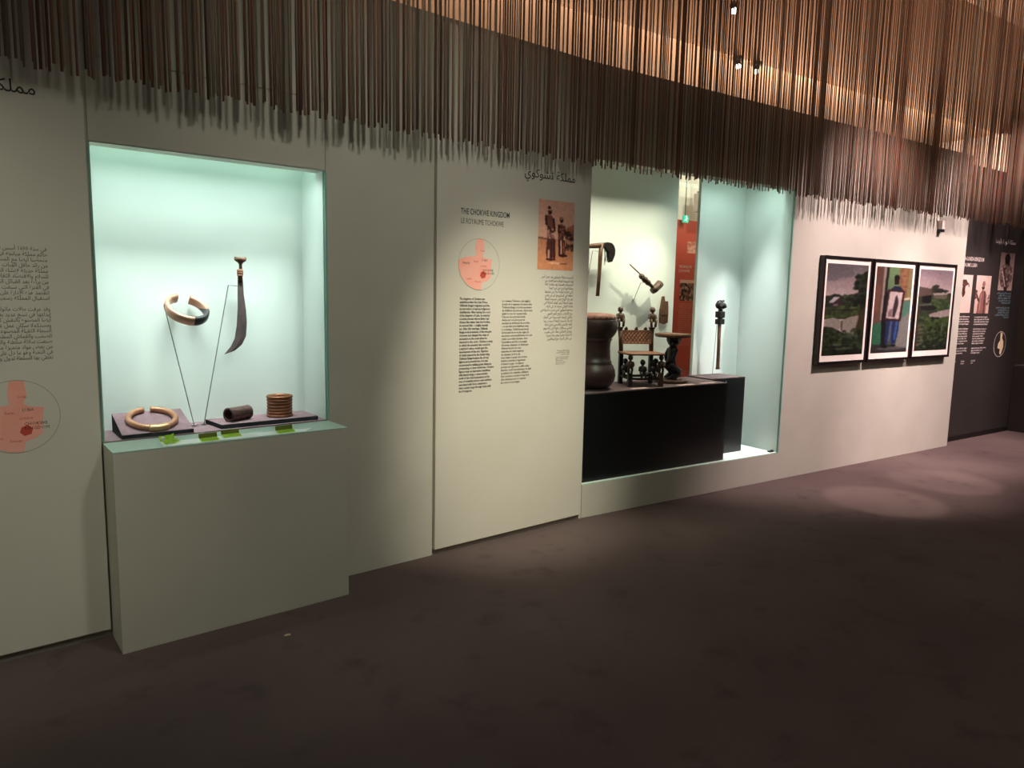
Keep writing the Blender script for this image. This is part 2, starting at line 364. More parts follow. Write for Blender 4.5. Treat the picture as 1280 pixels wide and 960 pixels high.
# black plinths inside case 2
P1T = .893
pl = thingR('plinth', 'long black plinth inside the large display case under the drum and chair', 'plinth', 0, 0, z0+.0025)
hh = P1T-z0-.0025
B('body', M_BLACK, (.002, 1.545, .045, .49, 0, hh-.008), pl, bevel=.002)
B('top_board', M_PLUM2, (.002, 1.545, .045, .49, hh-.008, hh), pl)
pl2 = thingR('plinth', 'narrow black plinth inside the large display case under the standing staff', 'plinth', 0, 0, z0+.0025)
B('body', M_BLACK, (1.548, 1.965, .205, .49, 0, hh+.004), pl2, bevel=.002)
B('top_board', M_PLUM2, (1.548, 1.965, .205, .49, hh+.004, hh+.012), pl2)
for zz in (.872, .79):
    bm = bmesh.new(); ball(bm, (1.715, .203, zz-z0), .007, .005, .007); obj('screw', bm, mat('chrome', (220, 220, 216), .15, 1, c2=(210, 210, 206), nscale=20), pl2, True)

# ================================================================== INFORMATION FILL_LAMPS
def arc_map(parent, cx, cz, r, y, wide=1.0):
    seg = 64
    bm = bmesh.new()
    a = [bm.verts.new((cx+r*math.cos(2*math.pi*k/seg), y-.0004, cz+r*math.sin(2*math.pi*k/seg))) for k in range(seg)]
    b_ = [bm.verts.new((cx+(r-.0022)*math.cos(2*math.pi*k/seg), y-.0004, cz+(r-.0022)*math.sin(2*math.pi*k/seg))) for k in range(seg)]
    for k in range(seg): bm.faces.new((a[k], a[(k+1) % seg], b_[(k+1) % seg], b_[k]))
    mp = obj('map_outline', bm, M_OUTLINE, parent)
    lob = [(-.13, .99), (.20, .97), (.24, .60), (.16, .34), (.30, .26), (.62, .22), (.58, -.10), (.56, -.50), (.40, -.62), (.16, -.70), (.10, -.98), (-.20, -.97), (-.55, -.80), (-.86, -.48), (-.97, -.10), (-.98, .14), (-.70, .26), (-.40, .30), (-.16, .34), (-.20, .62)]
    bm = bmesh.new(); bm.faces.new([bm.verts.new((cx+px*r, y-.0003, cz+pz*r)) for px, pz in lob])
    obj('map_land', bm, M_CORAL, parent)
    bm = bmesh.new(); q = [(.08, -.30), (.22, -.24), (.34, -.34), (.30, -.50), (.14, -.54), (.04, -.44)]
    bm.faces.new([bm.verts.new((cx+px*r, y-.0006, cz+pz*r)) for px, pz in q]); obj('map_region', bm, M_RED, parent)
    for t_, px, pz, sz, mm in (('LUBA', .12, .22, .085, M_INKSOFT), ('LUNDA', .05, -.02, .07, M_RED), ('Angola', -.80, .10, .09, M_INKSOFT), ('Kasai', -.28, .16, .08, M_RED), ('CHOKWE\nKINGDOM', .14, -.16, .095, M_INK), ('Lualaba', -.62, -.52, .07, M_RED), ('Kwango', -.2, -.62, .07, M_RED), ('Congo', .02, .58, .07, M_RED)):
        text('map_name', t_.split('\n'), mm, parent, cx+px*r, y-.0007, cz+pz*r, sz*r*1.3, lead=sz*r*1.3 if '\n' in t_ else 1.0, res=1)

# --- left panel
pa = thing('information_panel', 'grey text panel with coral map beside the small display case', 'text panel', (-2.4, 0, 0))
ox = 2.4; PY = -.030
B('board', M_PANEL, (0, ox+.543, PY, -.001, .042, 3.08), pa, bevel=.002)
text('title', ['مملكة كوبا'], M_INK, pa, ox+.381, PY-.0008, 2.392, .068, align='RIGHT', rtl=True, res=3, bold=.006)
ar1 = ['في سنة 1600 أسس الملك شيامبا', 'حاكم مملكة ميانجه في ماضي البلاد', 'متحصنا أيضا مع المستشارين الذين', 'من رائد حافل الهبات من شعب', 'مملكة حديثة لإنشاء العاصمة', 'للسلام والاقتصاد الثقافي الجديد', 'من براءة بعد القبائل المحلية التي', 'في الفترة التي سبقت الاستعمار في', 'لتعتمد هذه الإدارة على السلطة ثم', 'استقبال المملكة رسميا', '',
       'وقد عرفت حالات ماتولية السوق', 'إبداعها في نسج عديد بعد رقابة', 'أيضا المصنوع بالنقش كما أحدث', 'ومستكملا سكان عمل على بروس', 'السجلة الثقيلة المصنوعة من كوبا', 'الصخب والقماش المطحنة الأخير', 'صنعت سلالة سلطنة والخشب إلى', 'من بعض مواد متميزة معينة في', 'في النخبة وهو ما دل على السلالة', 'تعطي بها السلطة لدول وذهب الملك']
text('body_text', ar1, M_INKSOFT, pa, ox+.384, PY-.0008, 1.742, .019, lead=.0222, align='RIGHT', rtl=True, res=1, bold=.004)
arc_map(pa, ox+.245, 1.049, .152, PY-.0006)

# --- panel between the two cases
pb = thing('information_panel', 'cream text panel with sepia photograph left of the large display case', 'text panel', (2.28, 0, 0))
ox = -2.28
B('board', M_PANEL, (0, 1.222, PY, -.001, .042, 3.08), pb, bevel=.002)
text('title', ['مملكة'], M_INK, pb, ox+3.356, PY-.0008, 2.372, .074, align='RIGHT', rtl=True, res=3, bold=.006, width=.165)
text('title', ['تشوكوي'], M_INK, pb, ox+3.163, PY-.0008, 2.372, .074, align='RIGHT', rtl=True, res=3, bold=.006, width=.240)
text('subtitle', ['THE CHOKWE KINGDOM'], M_INK, pb, ox+2.445, PY-.0008, 2.083, .047, res=3, bold=.012, width=.362)
text('subtitle', ['LE ROYAUME TCHOKWE'], M_INK, pb, ox+2.445, PY-.0008, 2.026, .044, res=3, width=.315)
arc_map(pb, ox+2.583, 1.758, .153, PY-.0006)
en = ["The kingdom of Chokwe was", "established after the Luba Prince", "Chibinda Ilunga's migration and the", "incorporation of various indigenous", "chieftaincies. After leaving the court", "of the kingdom of Luba, he married", "a Lunda princess whose father had", "chosen him rather than her brother,", "to succeed him – a highly unusual", "act. After this marriage, Chibinda", "Ilunga took possession of the bracelet", "of power and changed the rules of", "succession at the court when he", "returned to the court. Chokwe society,", "to which the ancestry was rooted in", "a warrior's ethos, would spur the", "development of the arts. Figurines", "of chiefs inspired by the hunter king", "Chibinda Ilunga became the strong", "figures and powerful feet of a man", "accustomed to walking great distances", "prospecting on their territories. Chokwe", "figures wear an impressive headdress", "with lateral wings, a characteristic", "motif of this chief and pattern as the", "tree of creativity and as royal emblems", "associated with those extended a", "wide coastal range through trade with", "the Portuguese."]
text('body_text', en, M_INK, pb, ox+2.443, PY-.0008, 1.559, .0165, lead=.01985, res=1, bold=.028, width=.262)
fr = ["Le royaume Tchokwe a été établi à", "la suite de la migration du prince luba", "Tchibinda Ilunga et de l'incorporation", "de chefferies autochtones. Après avoir", "quitté la cour du royaume luba,", "il épouse une princesse lunda", "choisie par son père pour lui", "succéder au détriment de son frère", "– ce qui était très inhabituel. Suite", "à ce mariage, Tchibinda est investi", "du bracelet de roi et des règles de", "succession sont transformées à la cour", "royale. La société tchokwe, dont", "l'ascendance est liée à un peuple", "d'hommes chasseurs et développe", "d'amour les arts de cour :", "statuettes de chefs inspirées", "du chasseur, la force de", "leurs mains et pieds d'un homme", "habitué à marcher longuement", "à travers le pays. Ces figures", "portent une imposante coiffe à ailes", "latérales, motif caractéristique du chef", "et symbole de créativité, emblèmes", "d'un commerce étendu le long de la", "côte atlantique avec le royaume", "du commerce portugais."]
text('body_text', fr, M_INK, pb, ox+2.762, PY-.0008, 1.548, .0155, lead=.0197, res=1, bold=.014, width=.252)
ar2 = ['تأسست مملكة تشوكوي بعد هجرة أمير', 'لوبا تشيبيندا إلونغا وضم العديد من', 'المشيخات المحلية بعد مغادرة بلاط', 'مملكة لوبا تزوج من أميرة لوندا', 'التي اختارها والدها بدلا من شقيقها', 'لتخلفه في الحكم وهو أمر غير عادي', 'بعد هذا الزواج تولى تشيبيندا إلونغا', 'سوار السلطة وغير قواعد الخلافة في', 'البلاط الملكي عندما عاد إلى البلاد', 'مجتمع تشوكوي الذي تجذرت أصوله في', 'روح المحارب شجع تطور الفنون', 'تماثيل الزعماء المستوحاة من الملك', 'الصياد تشيبيندا إلونغا أصبحت رمزا', 'للقوة واليدين والقدمين لرجل اعتاد', 'المشي مسافات طويلة في أراضيهم', 'وترتدي التماثيل غطاء رأس مهيب', 'له أجنحة جانبية وهو سمة مميزة', 'من خلال التجارة مع البرتغاليين']
text('body_text', ar2, M_INKSOFT, pb, ox+3.363, PY-.0008, 1.708, .0185, lead=.0238, align='RIGHT', rtl=True, res=1, bold=.004, width=.285)
text('caption', ['زعيم تشوكوي مع زوجته', 'أنغولا في القرن العشرين', 'أرشيف المتحف'], M_INK, pb, ox+3.347, PY-.0008, 1.222, .010, lead=.0135, align='RIGHT', rtl=True, res=1, width=.12)
text('caption', ['Chokwe chief with attendant', 'Angola, early 20th century', 'Museum archive', 'Chef tchokwe, Angola', 'début du 20e siècle'], M_INKSOFT, pb, ox+3.222, PY-.0008, 1.176, .009, lead=.0115, res=1, width=.12)
P = Paint(80, 116, (196, 142, 124), (208, 158, 132))
P.grad(P.y > .55, (176, 112, 84), (196, 128, 88), .55, 1)
P.poly([(0, .53), (.3, .55), (.3, .57), (0, .56)], (120, 72, 60))
P.poly([(.72, .42), (.85, .36), (1, .32), (1, .48), (.72, .5)], (150, 92, 62))
P.poly([(.74, .46), (1, .42), (1, .72), (.80, .70)], (78, 44, 36)); P.speck((.76, .98, .44, .70), [(120, 80, 66), (50, 26, 22), (170, 120, 100)], 26, .05)
DK, MD, LT = (62, 30, 28), (112, 66, 56), (206, 158, 138)
P.ell(.29, .12, .045, .035, DK); P.ell(.31, .165, .055, .045, DK); P.put((abs(P.x-.30) < .05) & (abs(P.y-.14) < .008), LT)
P.poly([(.19, .23), (.27, .21), (.37, .22), (.42, .28), (.44, .40), (.42, .48), (.46, .56), (.26, .57), (.24, .40)], MD)
P.line((.20, .24), (.22, .34), .06, DK); P.line((.41, .27), (.45, .42), .06, DK); P.poly([(.24, .38), (.30, .37), (.38, .44), (.30, .45)], DK)
P.speck((.25, .42, .40, .55), [LT, DK, (160, 110, 96)], 26, .035)
P.poly([(.25, .55), (.47, .55), (.48, .80), (.44, .83), (.26, .84), (.22, .74)], (84, 46, 42)); P.line((.30, .72), (.30, .83), .04, LT, .8); P.line((.37, .60), (.38, .82), .03, DK); P.line((.45, .58), (.46, .82), .05, DK)
P.ell(.64, .27, .05, .04, DK); P.ell(.63, .245, .055, .022, (150, 104, 90)); P.poly([(.55, .35), (.63, .32), (.71, .35), (.74, .44), (.70, .56), (.55, .57)], MD)
P.line((.56, .35), (.57, .46), .05, DK); P.line((.72, .37), (.75, .47), .05, DK); P.speck((.57, .7, .36, .56), [DK, (140, 90, 76)], 20, .03)
P.poly([(.56, .56), (.74, .56), (.77, .76), (.58, .78)], DK); P.line((.64, .58), (.65, .76), .05, LT, .85); P.line((.71, .6), (.73, .74), .03, (150, 100, 88))
P.ell(.70, .785, .13, .022, (60, 28, 24)); P.ell(.36, .85, .14, .018, (70, 34, 30)); P.ell(.5, .90, .22, .012, (220, 168, 140), .8); P.ell(.72, .905, .12, .01, (110, 56, 46), .8)
P.soften(.9, 1.14, 1)
P.mesh('photograph', ox+3.042, ox+3.354, 1.747, 2.188, PY-.0012, pb, 'sepia photograph of two standing people in wrapped cloth')

# --- black wall print
pc = thingR('wall_print', 'white and pale blue lettering with three old photographs printed on the black wall', 'wall print', 5.192, .113, 0)
ox = -5.192; PB = -.0012
for xx, ww, tt in ((6.612, .165, 'مملكة'), (6.425, .13, 'لوبا'), (6.275, .165, 'ولوندا')): text('title', [tt], M_WHITEINK, pc, ox+xx, PB, 2.325, .07, align='RIGHT', rtl=True, res=2, bold=.006, width=ww)
text('subtitle', ['THE LUBA-LUNDA KINGDOM'], M_WHITEINK, pc, ox+5.25, PB, 2.092, .062, res=2, bold=.014, width=.62)
text('subtitle', ['LE ROYAUME LUBA'], M_WHITEINK, pc, ox+5.25, PB, 2.022, .058, res=2, bold=.008, width=.47)
Pq = Paint(40, 56, (222, 200, 188), (214, 190, 178)); Pq.poly([(.3, .22), (.45, .12), (.62, .12), (.78, .24), (.6, .3), (.62, .5), (.5, .6), (.42, .5), (.44, .3)], (74, 48, 42)); Pq.ell(.52, .24, .2, .05, (96, 66, 58)); Pq.line((.3, .24), (.3, .32), .05, (90, 60, 54)); Pq.line((.78, .22), (.8, .3), .05, (90, 60, 54)); Pq.noise(4)
Pq.mesh('photograph', ox+5.27, ox+5.655, 1.466, 1.888, PB, pc)
Pq = Paint(40, 56, (220, 198, 186), (200, 170, 156)); Pq.ell(.5, .32, .09, .06, (64, 40, 36)); Pq.ell(.52, .22, .1, .08, (150, 112, 100)); Pq.poly([(.3, .5), (.45, .38), (.65, .4), (.78, .52), (.8, 1), (.18, 1), (.22, .7)], (136, 96, 88)); Pq.line((.64, .45), (.66, .98), .08, (80, 52, 48)); Pq.line((.25, .66), (.1, .52), .1, (74, 46, 42)); Pq.line((.4, .5), (.36, .98), .04, (180, 140, 128)); Pq.speck((.0, .15, .4, .65), [(90, 60, 54)], 8, .06); Pq.speck((.82, 1, .5, .8), [(120, 90, 82)], 8, .06); Pq.noise(4)
Pq.mesh('photograph', ox+5.745, ox+6.094, 1.460, 1.890, PB, pc)
Pq = Paint(40, 56, (120, 100, 96), (190, 168, 156)); Pq.poly([(.35, .05), (.55, .0), (.7, .12), (.66, .3), (.5, .38), (.36, .3), (.3, .16)], (34, 24, 24)); Pq.poly([(.1, .36), (.4, .3), (.9, .38), (.95, .7), (.7, .95), (.2, .9), (.05, .7)], (112, 88, 84)); Pq.line((.3, .42), (.55, .85), .08, (60, 42, 40)); Pq.line((.8, .4), (.5, .85), .08, (70, 50, 48)); Pq.line((.2, .5), (.5, .9), .06, (196, 172, 162)); Pq.poly([(.4, .92), (.6, .88), (.66, 1), (.42, 1)], (60, 44, 42)); Pq.speck((.1, .9, .3, .9), [(196, 176, 166), (60, 44, 42)], 30, .06, .6); Pq.noise(5)
Pq.mesh('photograph', ox+6.272, ox+6.628, 1.732, 2.170, PB, pc)
lz = lambda n, k: [(' '.join(en[(k+i*3) % 28].split()[:5]))[:30] for i in range(n)]
ee = ["The kingdom of Luba arose", "in the Upemba depression", "where chiefs and royal titles", "passed on through lineages", "", "After the arrival of hunters", "from the east the kings of", "Luba gained vast influence", "over neighbouring peoples", "and the trade in salt, iron", "and copper. Insignia such as", "staffs, stools and axes", "", "were given to chiefs as signs", "of loyalty to the sacred king", "and of royal ancestry."]
ff = ["Le royaume luba est apparu", "dans la dépression de l'Upemba", "où les chefs et les titres royaux", "se transmettaient par lignages", "", "Après l'arrivée de chasseurs", "venus de l'est, les rois luba", "ont étendu leur influence", "sur les peuples voisins", "et sur le commerce du sel", "et du cuivre. Les insignes", "bâtons, sièges et haches", "", "étaient remis aux chefs comme", "signes de loyauté au roi", "et de lignée royale."]
text('body_text', ee, M_WHITEINK, pc, ox+5.31, PB, 1.435, .026, lead=.0275, res=1, bold=.02, width=.36)
text('body_text', ff, M_WHITEINK, pc, ox+5.775, PB, 1.430, .026, lead=.0275, res=1, bold=.02, width=.36)
text('body_text', ['ظهرت مملكة لوبا في منخفض', 'أوبيمبا حيث انتقلت ألقاب', 'الزعماء والملوك عبر الأجيال', 'وبعد وصول الصيادين من', 'الشرق وسع الملوك', '', 'نفوذهم على الشعوب المجاورة', 'وعلى تجارة الملح والحديد', 'والنحاس وكانت الشارات', 'مثل العصي والمقاعد والفؤوس', 'تمنح للزعماء'], M_BLUEINK, pc, ox+6.625, PB, 1.712, .026, lead=.0285, align='RIGHT', rtl=True, res=1, bold=.012, width=.36)
text('caption', ['Luba chief', 'Katanga'], M_WHITEINK, pc, ox+5.36, PB, .925, .022, lead=.026, res=1, bold=.015)
text('caption', ['Chef luba', 'Archives'], M_WHITEINK, pc, ox+5.56, PB, .925, .022, lead=.026, res=1, bold=.015)
text('caption', ['Luba royal', 'court'], M_WHITEINK, pc, ox+5.80, PB, .925, .022, lead=.026, res=1, bold=.015)
bm = bmesh.new(); seg = 48; cx, cz, r = ox+6.475, 1.092, .155
a = [bm.verts.new((cx+r*math.cos(2*math.pi*k/seg), PB, cz+r*math.sin(2*math.pi*k/seg))) for k in range(seg)]; a2 = [bm.verts.new((cx+(r-.008)*math.cos(2*math.pi*k/seg), PB, cz+(r-.008)*math.sin(2*math.pi*k/seg))) for k in range(seg)]
for k in range(seg): bm.faces.new((a[k], a[(k+1) % seg], a2[(k+1) % seg], a2[k]))
obj('map_outline', bm, M_WHITEINK, pc)
bm = bmesh.new(); bm.faces.new([bm.verts.new((cx+q[0]*r, PB, cz+q[1]*r)) for q in ((-.05, .92), (.3, .85), (.28, .45), (.55, .2), (.62, -.2), (.45, -.55), (.3, -.86), (.05, -.7), (.1, -.4), (-.35, -.3), (-.3, .05), (.0, .3))])
obj('map_land', bm, mat('print_cream', (232, 208, 168), .7, c2=(238, 214, 176), nscale=9), pc)

# ================================================================== FRAMED PHOTOGRAPHS
def ph1():
    p = Paint(72, 170, (106, 98, 100), (186, 160, 154))
    p.a[:] = 0; t = np.clip(p.y/.36, 0, 1)[..., None]; p.a = np.array((104, 98, 102.))*(1-t)+np.array((204, 176, 172.))*t
    p.ell(.15, .10, .5, .09, (84, 80, 84), .5); p.ell(.6, .2, .4, .06, (170, 146, 146), .5)
    p.poly([(0, .35), (.1, .345), (.2, .325), (.32, .33), (.4, .35), (.5, .345), (.62, .33), (.72, .325), (1, .3), (1, .6), (0, .6)], (38, 48, 34))
    p.speck((.4, .8, .34, .46), [(66, 84, 52), (48, 62, 42), (30, 40, 28)], 60, .07)
    p.poly([(.08, .42), (.2, .36), (.34, .355), (.22, .43)], (196, 186, 190)); p.poly([(.16, .43), (.34, .365), (.42, .42), (.42, .46), (.16, .46)], (60, 42, 44)); p.poly([(.2, .44), (.3, .43), (.3, .46), (.2, .46)], (130, 110, 112))
    p.poly([(0, .47), (1, .46), (1, .58), (0, .58)], (62, 78, 34)); p.speck((0, .8, .47, .58), [(84, 104, 44), (54, 74, 36), (44, 54, 32)], 80, .06)
    p.line((.05, .505), (.8, .495), .03, (36, 34, 34))
    p.poly([(.04, .60), (.2, .585), (.34, .60), (.42, .63), (.44, .61), (.6, .58), (.85, .56), (.9, .6), (.78, .70), (.72, .79), (.45, .76), (.42, .68), (.36, .72), (.02, .70)], (156, 146, 130))
    p.poly([(.42, .62), (.44, .62), (.44, .73), (.41, .72)], (60, 66, 46))
    p.poly([(.9, .08), (1, .05), (1, .78), (.82, .80), (.74, .78), (.84, .62), (.86, .46), (.78, .38), (.8, .28), (.72, .24)], (34, 42, 28)); p.poly([(.86, .5), (1, .46), (1, .76), (.74, .78)], (76, 62, 30), .6)
    p.speck((.72, 1, .1, .45), [(48, 60, 40), (24, 30, 22)], 60, .07)
    p.poly([(0, .68), (.2, .69), (.42, .74), (.7, .79), (1, .76), (1, 1), (0, 1)], (38, 52, 28)); p.speck((0, 1, .72, .99), [(54, 74, 40), (28, 38, 22), (74, 94, 62), (20, 26, 18)], 190, .05)
    p.line((.25, .89), (.6, .885), .02, (120, 120, 100), .6); p.put(p.y > .94, (14, 18, 14), .6); p.noise(5); return p
def ph2():
    p = Paint(72, 170, (112, 158, 92), (60, 70, 66))
    p.poly([(0, 0), (.3, 0), (.3, .62), (0, .66)], (112, 72, 58)); p.line((.24, 0), (.22, .6), .08, (168, 150, 130)); p.line((.08, .22), (.06, .5), .12, (132, 80, 62)); p.line((.30, 0), (.26, .6), .07, (38, 34, 34))
    p.poly([(.62, 0), (.92, 0), (.88, .42), (.68, .42)], (150, 96, 56)); p.speck((.64, .88, .02, .3), [(130, 78, 46), (170, 116, 70)], 20, .06)
    p.poly([(.9, 0), (1, 0), (1, .46), (.86, .42)], (146, 132, 78))
    p.poly([(.74, .4), (1, .38), (1, 1), (.6, .92)], (72, 132, 104)); p.poly([(.72, .62), (1, .52), (1, .95), (.62, .94)], (128, 128, 120)); p.line((.8, .37), (.95, .36), .05, (226, 220, 200))
    p.poly([(0, .66), (.3, .64), (.34, 1), (0, 1)], (42, 118, 76)); p.poly([(0, .90), (.4, .90), (1, .96), (1, 1), (0, 1)], (48, 50, 48)); p.ell(.55, .95, .4, .02, (110, 108, 104), .6)
    p.poly([(.28, .3), (.5, .25), (.45, .62), (.42, .88), (.36, .94), (.26, .94), (.22, .6)], (24, 26, 34))
    p.ell(.56, .12, .075, .035, (20, 16, 18)); p.poly([(.49, .12), (.63, .13), (.62, .2), (.5, .2)], (36, 22, 22)); p.poly([(.4, .26), (.52, .215), (.66, .22), (.78, .27), (.8, .4), (.4, .4)], (34, 36, 70))
    p.poly([(.36, .60), (.72, .60), (.72, .74), (.66, .90), (.54, .90), (.52, .72), (.46, .88), (.36, .90)], (30, 44, 96)); p.line((.5, .64), (.46, .86), .05, (110, 130, 170), .6); p.line((.66, .64), (.62, .84), .06, (40, 84, 168))
    p.ell(.38, .93, .08, .015, (20, 20, 24)); p.ell(.6, .92, .08, .015, (24, 20, 24))
    p.poly([(.34, .26), (.82, .27), (.76, .63), (.28, .62)], (62, 30, 28)); p.poly([(.40, .28), (.76, .29), (.70, .605), (.34, .595)], (206, 184, 178))
    p.poly([(.56, .34), (.64, .36), (.66, .44), (.58, .58), (.52, .58), (.52, .46)], (62, 44, 52)); p.poly([(.40, .5), (.5, .48), (.5, .58), (.38, .575)], (140, 104, 106)); p.line((.6, .33), (.56, .45), .03, (60, 40, 44)); p.noise(5); return p
def ph3():
    p = Paint(72, 170, (150, 128, 134), (206, 176, 172))
    p.a[:] = 0; t = np.clip(p.y/.28, 0, 1)[..., None]; p.a = np.array((146, 124, 134.))*(1-t)+np.array((214, 184, 180.))*t
    p.ell(.3, .14, .4, .05, (190, 160, 162), .5)
    p.poly([(0, .3), (1, .28), (1, .62), (0, .62)], (54, 70, 42))
    p.poly([(0, .21), (.4, .235), (.45, .32), (.4, .36), (0, .33)], (100, 78, 70)); p.poly([(.08, .33), (.4, .31), (.38, .42), (.08, .4)], (28, 26, 28)); p.line((.1, .33), (.1, .56), .03, (60, 48, 44))
    p.speck((.42, .64, .19, .3), [(40, 44, 36), (58, 62, 48)], 30, .06); p.poly([(.42, .29), (.84, .27), (.9, .30), (.46, .31)], (186, 174, 160)); p.poly([(.46, .31), (.88, .30), (.88, .36), (.46, .37)], (112, 100, 86)); p.speck((.6, .9, .24, .27), [(44, 50, 40)], 14, .05)
    p.speck((.38, 1, .36, .5), [(80, 112, 54), (60, 88, 46), (48, 66, 38)], 80, .07); p.poly([(.06, .45), (.5, .44), (.6, .47), (.5, .50), (.1, .5)], (36, 36, 34)); p.line((.05, .44), (.4, .42), .03, (120, 108, 96), .8)
    p.poly([(.36, .55), (.55, .52), (1, .48), (1, .60), (.6, .61), (.38, .58)], (172, 152, 146)); p.line((.3, .53), (.6, .515), .03, (52, 36, 36))
    p.poly([(0, .56), (.3, .58), (.6, .60), (1, .57), (1, 1), (0, 1)], (62, 88, 36)); p.grad((p.y > .62), (70, 98, 40), (28, 38, 28), .62, .95); p.speck((.05, 1, .58, .98), [(48, 66, 34), (30, 42, 26), (78, 104, 54)], 170, .05)
    for k in range(6): p.line((.02, .70+.045*k), (.22, .685+.045*k), .035, (116, 96, 84), .8)
    p.poly([(0, .5), (.07, .5), (.06, 1), (0, 1)], (60, 48, 36), .7); p.line((.8, .66), (.78, .80), .015, (150, 150, 120)); p.noise(5); return p
M_FRAME = mat('frame_black', (20, 15, 16), .4, c2=(26, 20, 20), nscale=14, stretch=(1, 1, 8))
M_MAT = mat('passe_partout', (236, 228, 218), .8, c2=(232, 224, 214), nscale=20)
for i, (a, b_, fn, lab) in enumerate(((2.612, 3.370, ph1, 'black framed photograph of a small hut, pond and dark tree'), (3.390, 4.150, ph2, 'black framed photograph of a person holding a framed picture before green walls'), (4.170, 4.940, ph3, 'black framed photograph of a thatched hut above tall green grass beside a bank'))):
    t = thingR('framed_photograph', lab, 'framed photo', a, 0, 1.003, group='three framed photographs on the pink-lit wall')
    w_, h_ = b_-a, .970; fb, fd = .026, .050
    B('frame_rail', M_FRAME, (0, w_, -fd, -.002, 0, fb), t, bevel=.002); B('frame_rail', M_FRAME, (0, w_, -fd, -.002, h_-fb, h_), t, bevel=.002)
    B('frame_rail', M_FRAME, (0, fb, -fd, -.002, fb, h_-fb), t, bevel=.002); B('frame_rail', M_FRAME, (w_-fb, w_, -fd, -.002, fb, h_-fb), t, bevel=.002)
    B('mat_board', M_MAT, (fb, w_-fb, -.042, -.030, fb, h_-fb), t)
    fn().soften((.75, .72, .72)[i], (.80, .80, .82)[i]).mesh('photo_print', fb+.035, w_-fb-.035, fb+.055, h_-fb-.04, -.0430, t)

# ================================================================== small device on the wall by the fringe
dv = thingR('motion_sensor', 'small white box sensor with dark lower half above the framed photographs', 'sensor', 4.585, 0, 2.29)
M_PLAST = mat('white_plastic', (214, 204, 198), .45, c2=(208, 198, 192), nscale=9)
B('housing', M_PLAST, (-.035, .035, -.05, -.0005, .03, .115), dv, bevel=.004); B('lens', M_BLACK, (-.03, .03, -.045, -.0005, 0, .029), dv, bevel=.004)

# black box at the end of the walk
eb = thingR('plinth', 'low black box plinth standing against the black wall at the far end', 'plinth', 6.905, 0, 0)
B('body', M_BLACKWALL, (0, .5, -1.6, .11, 0, .80), eb, bevel=.003); B('top_board', mat('grey_top', (70, 66, 64), .5, c2=(62, 58, 56), nscale=6), (0, .5, -1.6, .11, .80, .825), eb, bevel=.003)

# ================================================================== REAR GALLERY seen through the slot
rb = thingR('banner_panel', 'tall red text banner standing behind the slot of the large display case', 'banner', 3.30, 2.50, 0)
M_REDB = mat('banner_red', (196, 84, 66), .6, c2=(188, 78, 60), nscale=2)
B('board', M_REDB, (0, 1.0, 0, .05, 0, 2.515), rb, bevel=.003)
M_SALM = mat('print_salmon', (226, 150, 130), .7, c2=(220, 142, 122), nscale=20)
Pq = Paint(30, 20, (110, 74, 60), (60, 36, 30)); Pq.speck((0, 1, 0, 1), [(40, 24, 22), (150, 110, 92), (90, 60, 50), (190, 150, 130)], 70, .09); Pq.put(Pq.y < .16, (214, 160, 144)); Pq.mesh('photograph', .20, .47, 1.53, 1.79, -.001, rb)
Pq = Paint(24, 16, (226, 160, 140), (214, 140, 120)); Pq.speck((0, 1, 0, 1), [(236, 180, 160), (190, 110, 92)], 40, .1); Pq.mesh('photograph', .30, .62, 2.12, 2.26, -.001, rb)
text('subtitle', ['THE KINGDOM', 'LE ROYAUME'], M_WHITEINK, rb, .17, -.001, 1.96, .035, lead=.05, res=1, width=.22)
text('body_text', [l[:26] for l in en[:22]], M_SALM, rb, .20, -.001, 1.50, .02, lead=.0245, res=1, bold=.012, width=.26)
bm = bmesh.new(); lathe(bm, [(.12, 0), (.12, .002)], 32); 
for v in bm.verts: v.co = Vector((.60+v.co.x, -.001-v.co.z, 1.18+v.co.y))
obj('map_disc', bm, M_SALM, rb)
ex = thingR('exit_sign', 'tiny green exit sign above the red banner behind the case', 'sign', 3.475, 2.44, 2.475)
B('panel', mat('exit_green', (40, 160, 130), .4, emit=(60, 210, 170), estr=.7), (-.05, .04, -.02, .0, 0, .085), ex, bevel=.002)
bm = bmesh.new(); ball(bm, (0, -.021, .075), .010, .002, .010, 8, 6); tube(bm, [(0, -.021, .062), (-.008, -.021, .038)], .008, 6); tube(bm, [(-.008, -.021, .038), (.016, -.021, .014)], .005, 6); tube(bm, [(-.008, -.021, .038), (-.03, -.021, .02)], .005, 6); tube(bm, [(.0, -.021, .058), (.022, -.021, .05)], .004, 6)
obj('running_figure', bm, mat('exit_white', (235, 250, 245), .4, emit=(230, 255, 245), estr=.6), ex)
B('bracket', M_STEEL, (-.015, -.005, -.012, -.004, .085, ZSOF-2.475), ex)
lp = thingR('wall_lamp', 'white box spotlight hanging above the red banner behind the case', 'lamp', 3.64, 2.30, 2.60)
B('housing', M_PLAST, (-.10, .10, -.08, .08, 0, .22), lp, bevel=.006); B('diffuser', mat('lamp_diffuser', (250, 248, 236), .5, emit=(255, 248, 230), estr=.9), (-.09, .09, -.086, -.0805, .01, .20), lp); B('bracket', M_STEEL, (-.11, .12, -.02, .02, .22, .24), lp); B('stem', M_STEEL, (-.012, .012, -.012, .012, .24, ZSOF-2.60), lp)
spot('rear_lamp', RP(3.4, .95, 3.7), RP(3.6, 2.5, 1.5), 90, (1, .93, .82), 80, .8, .05)

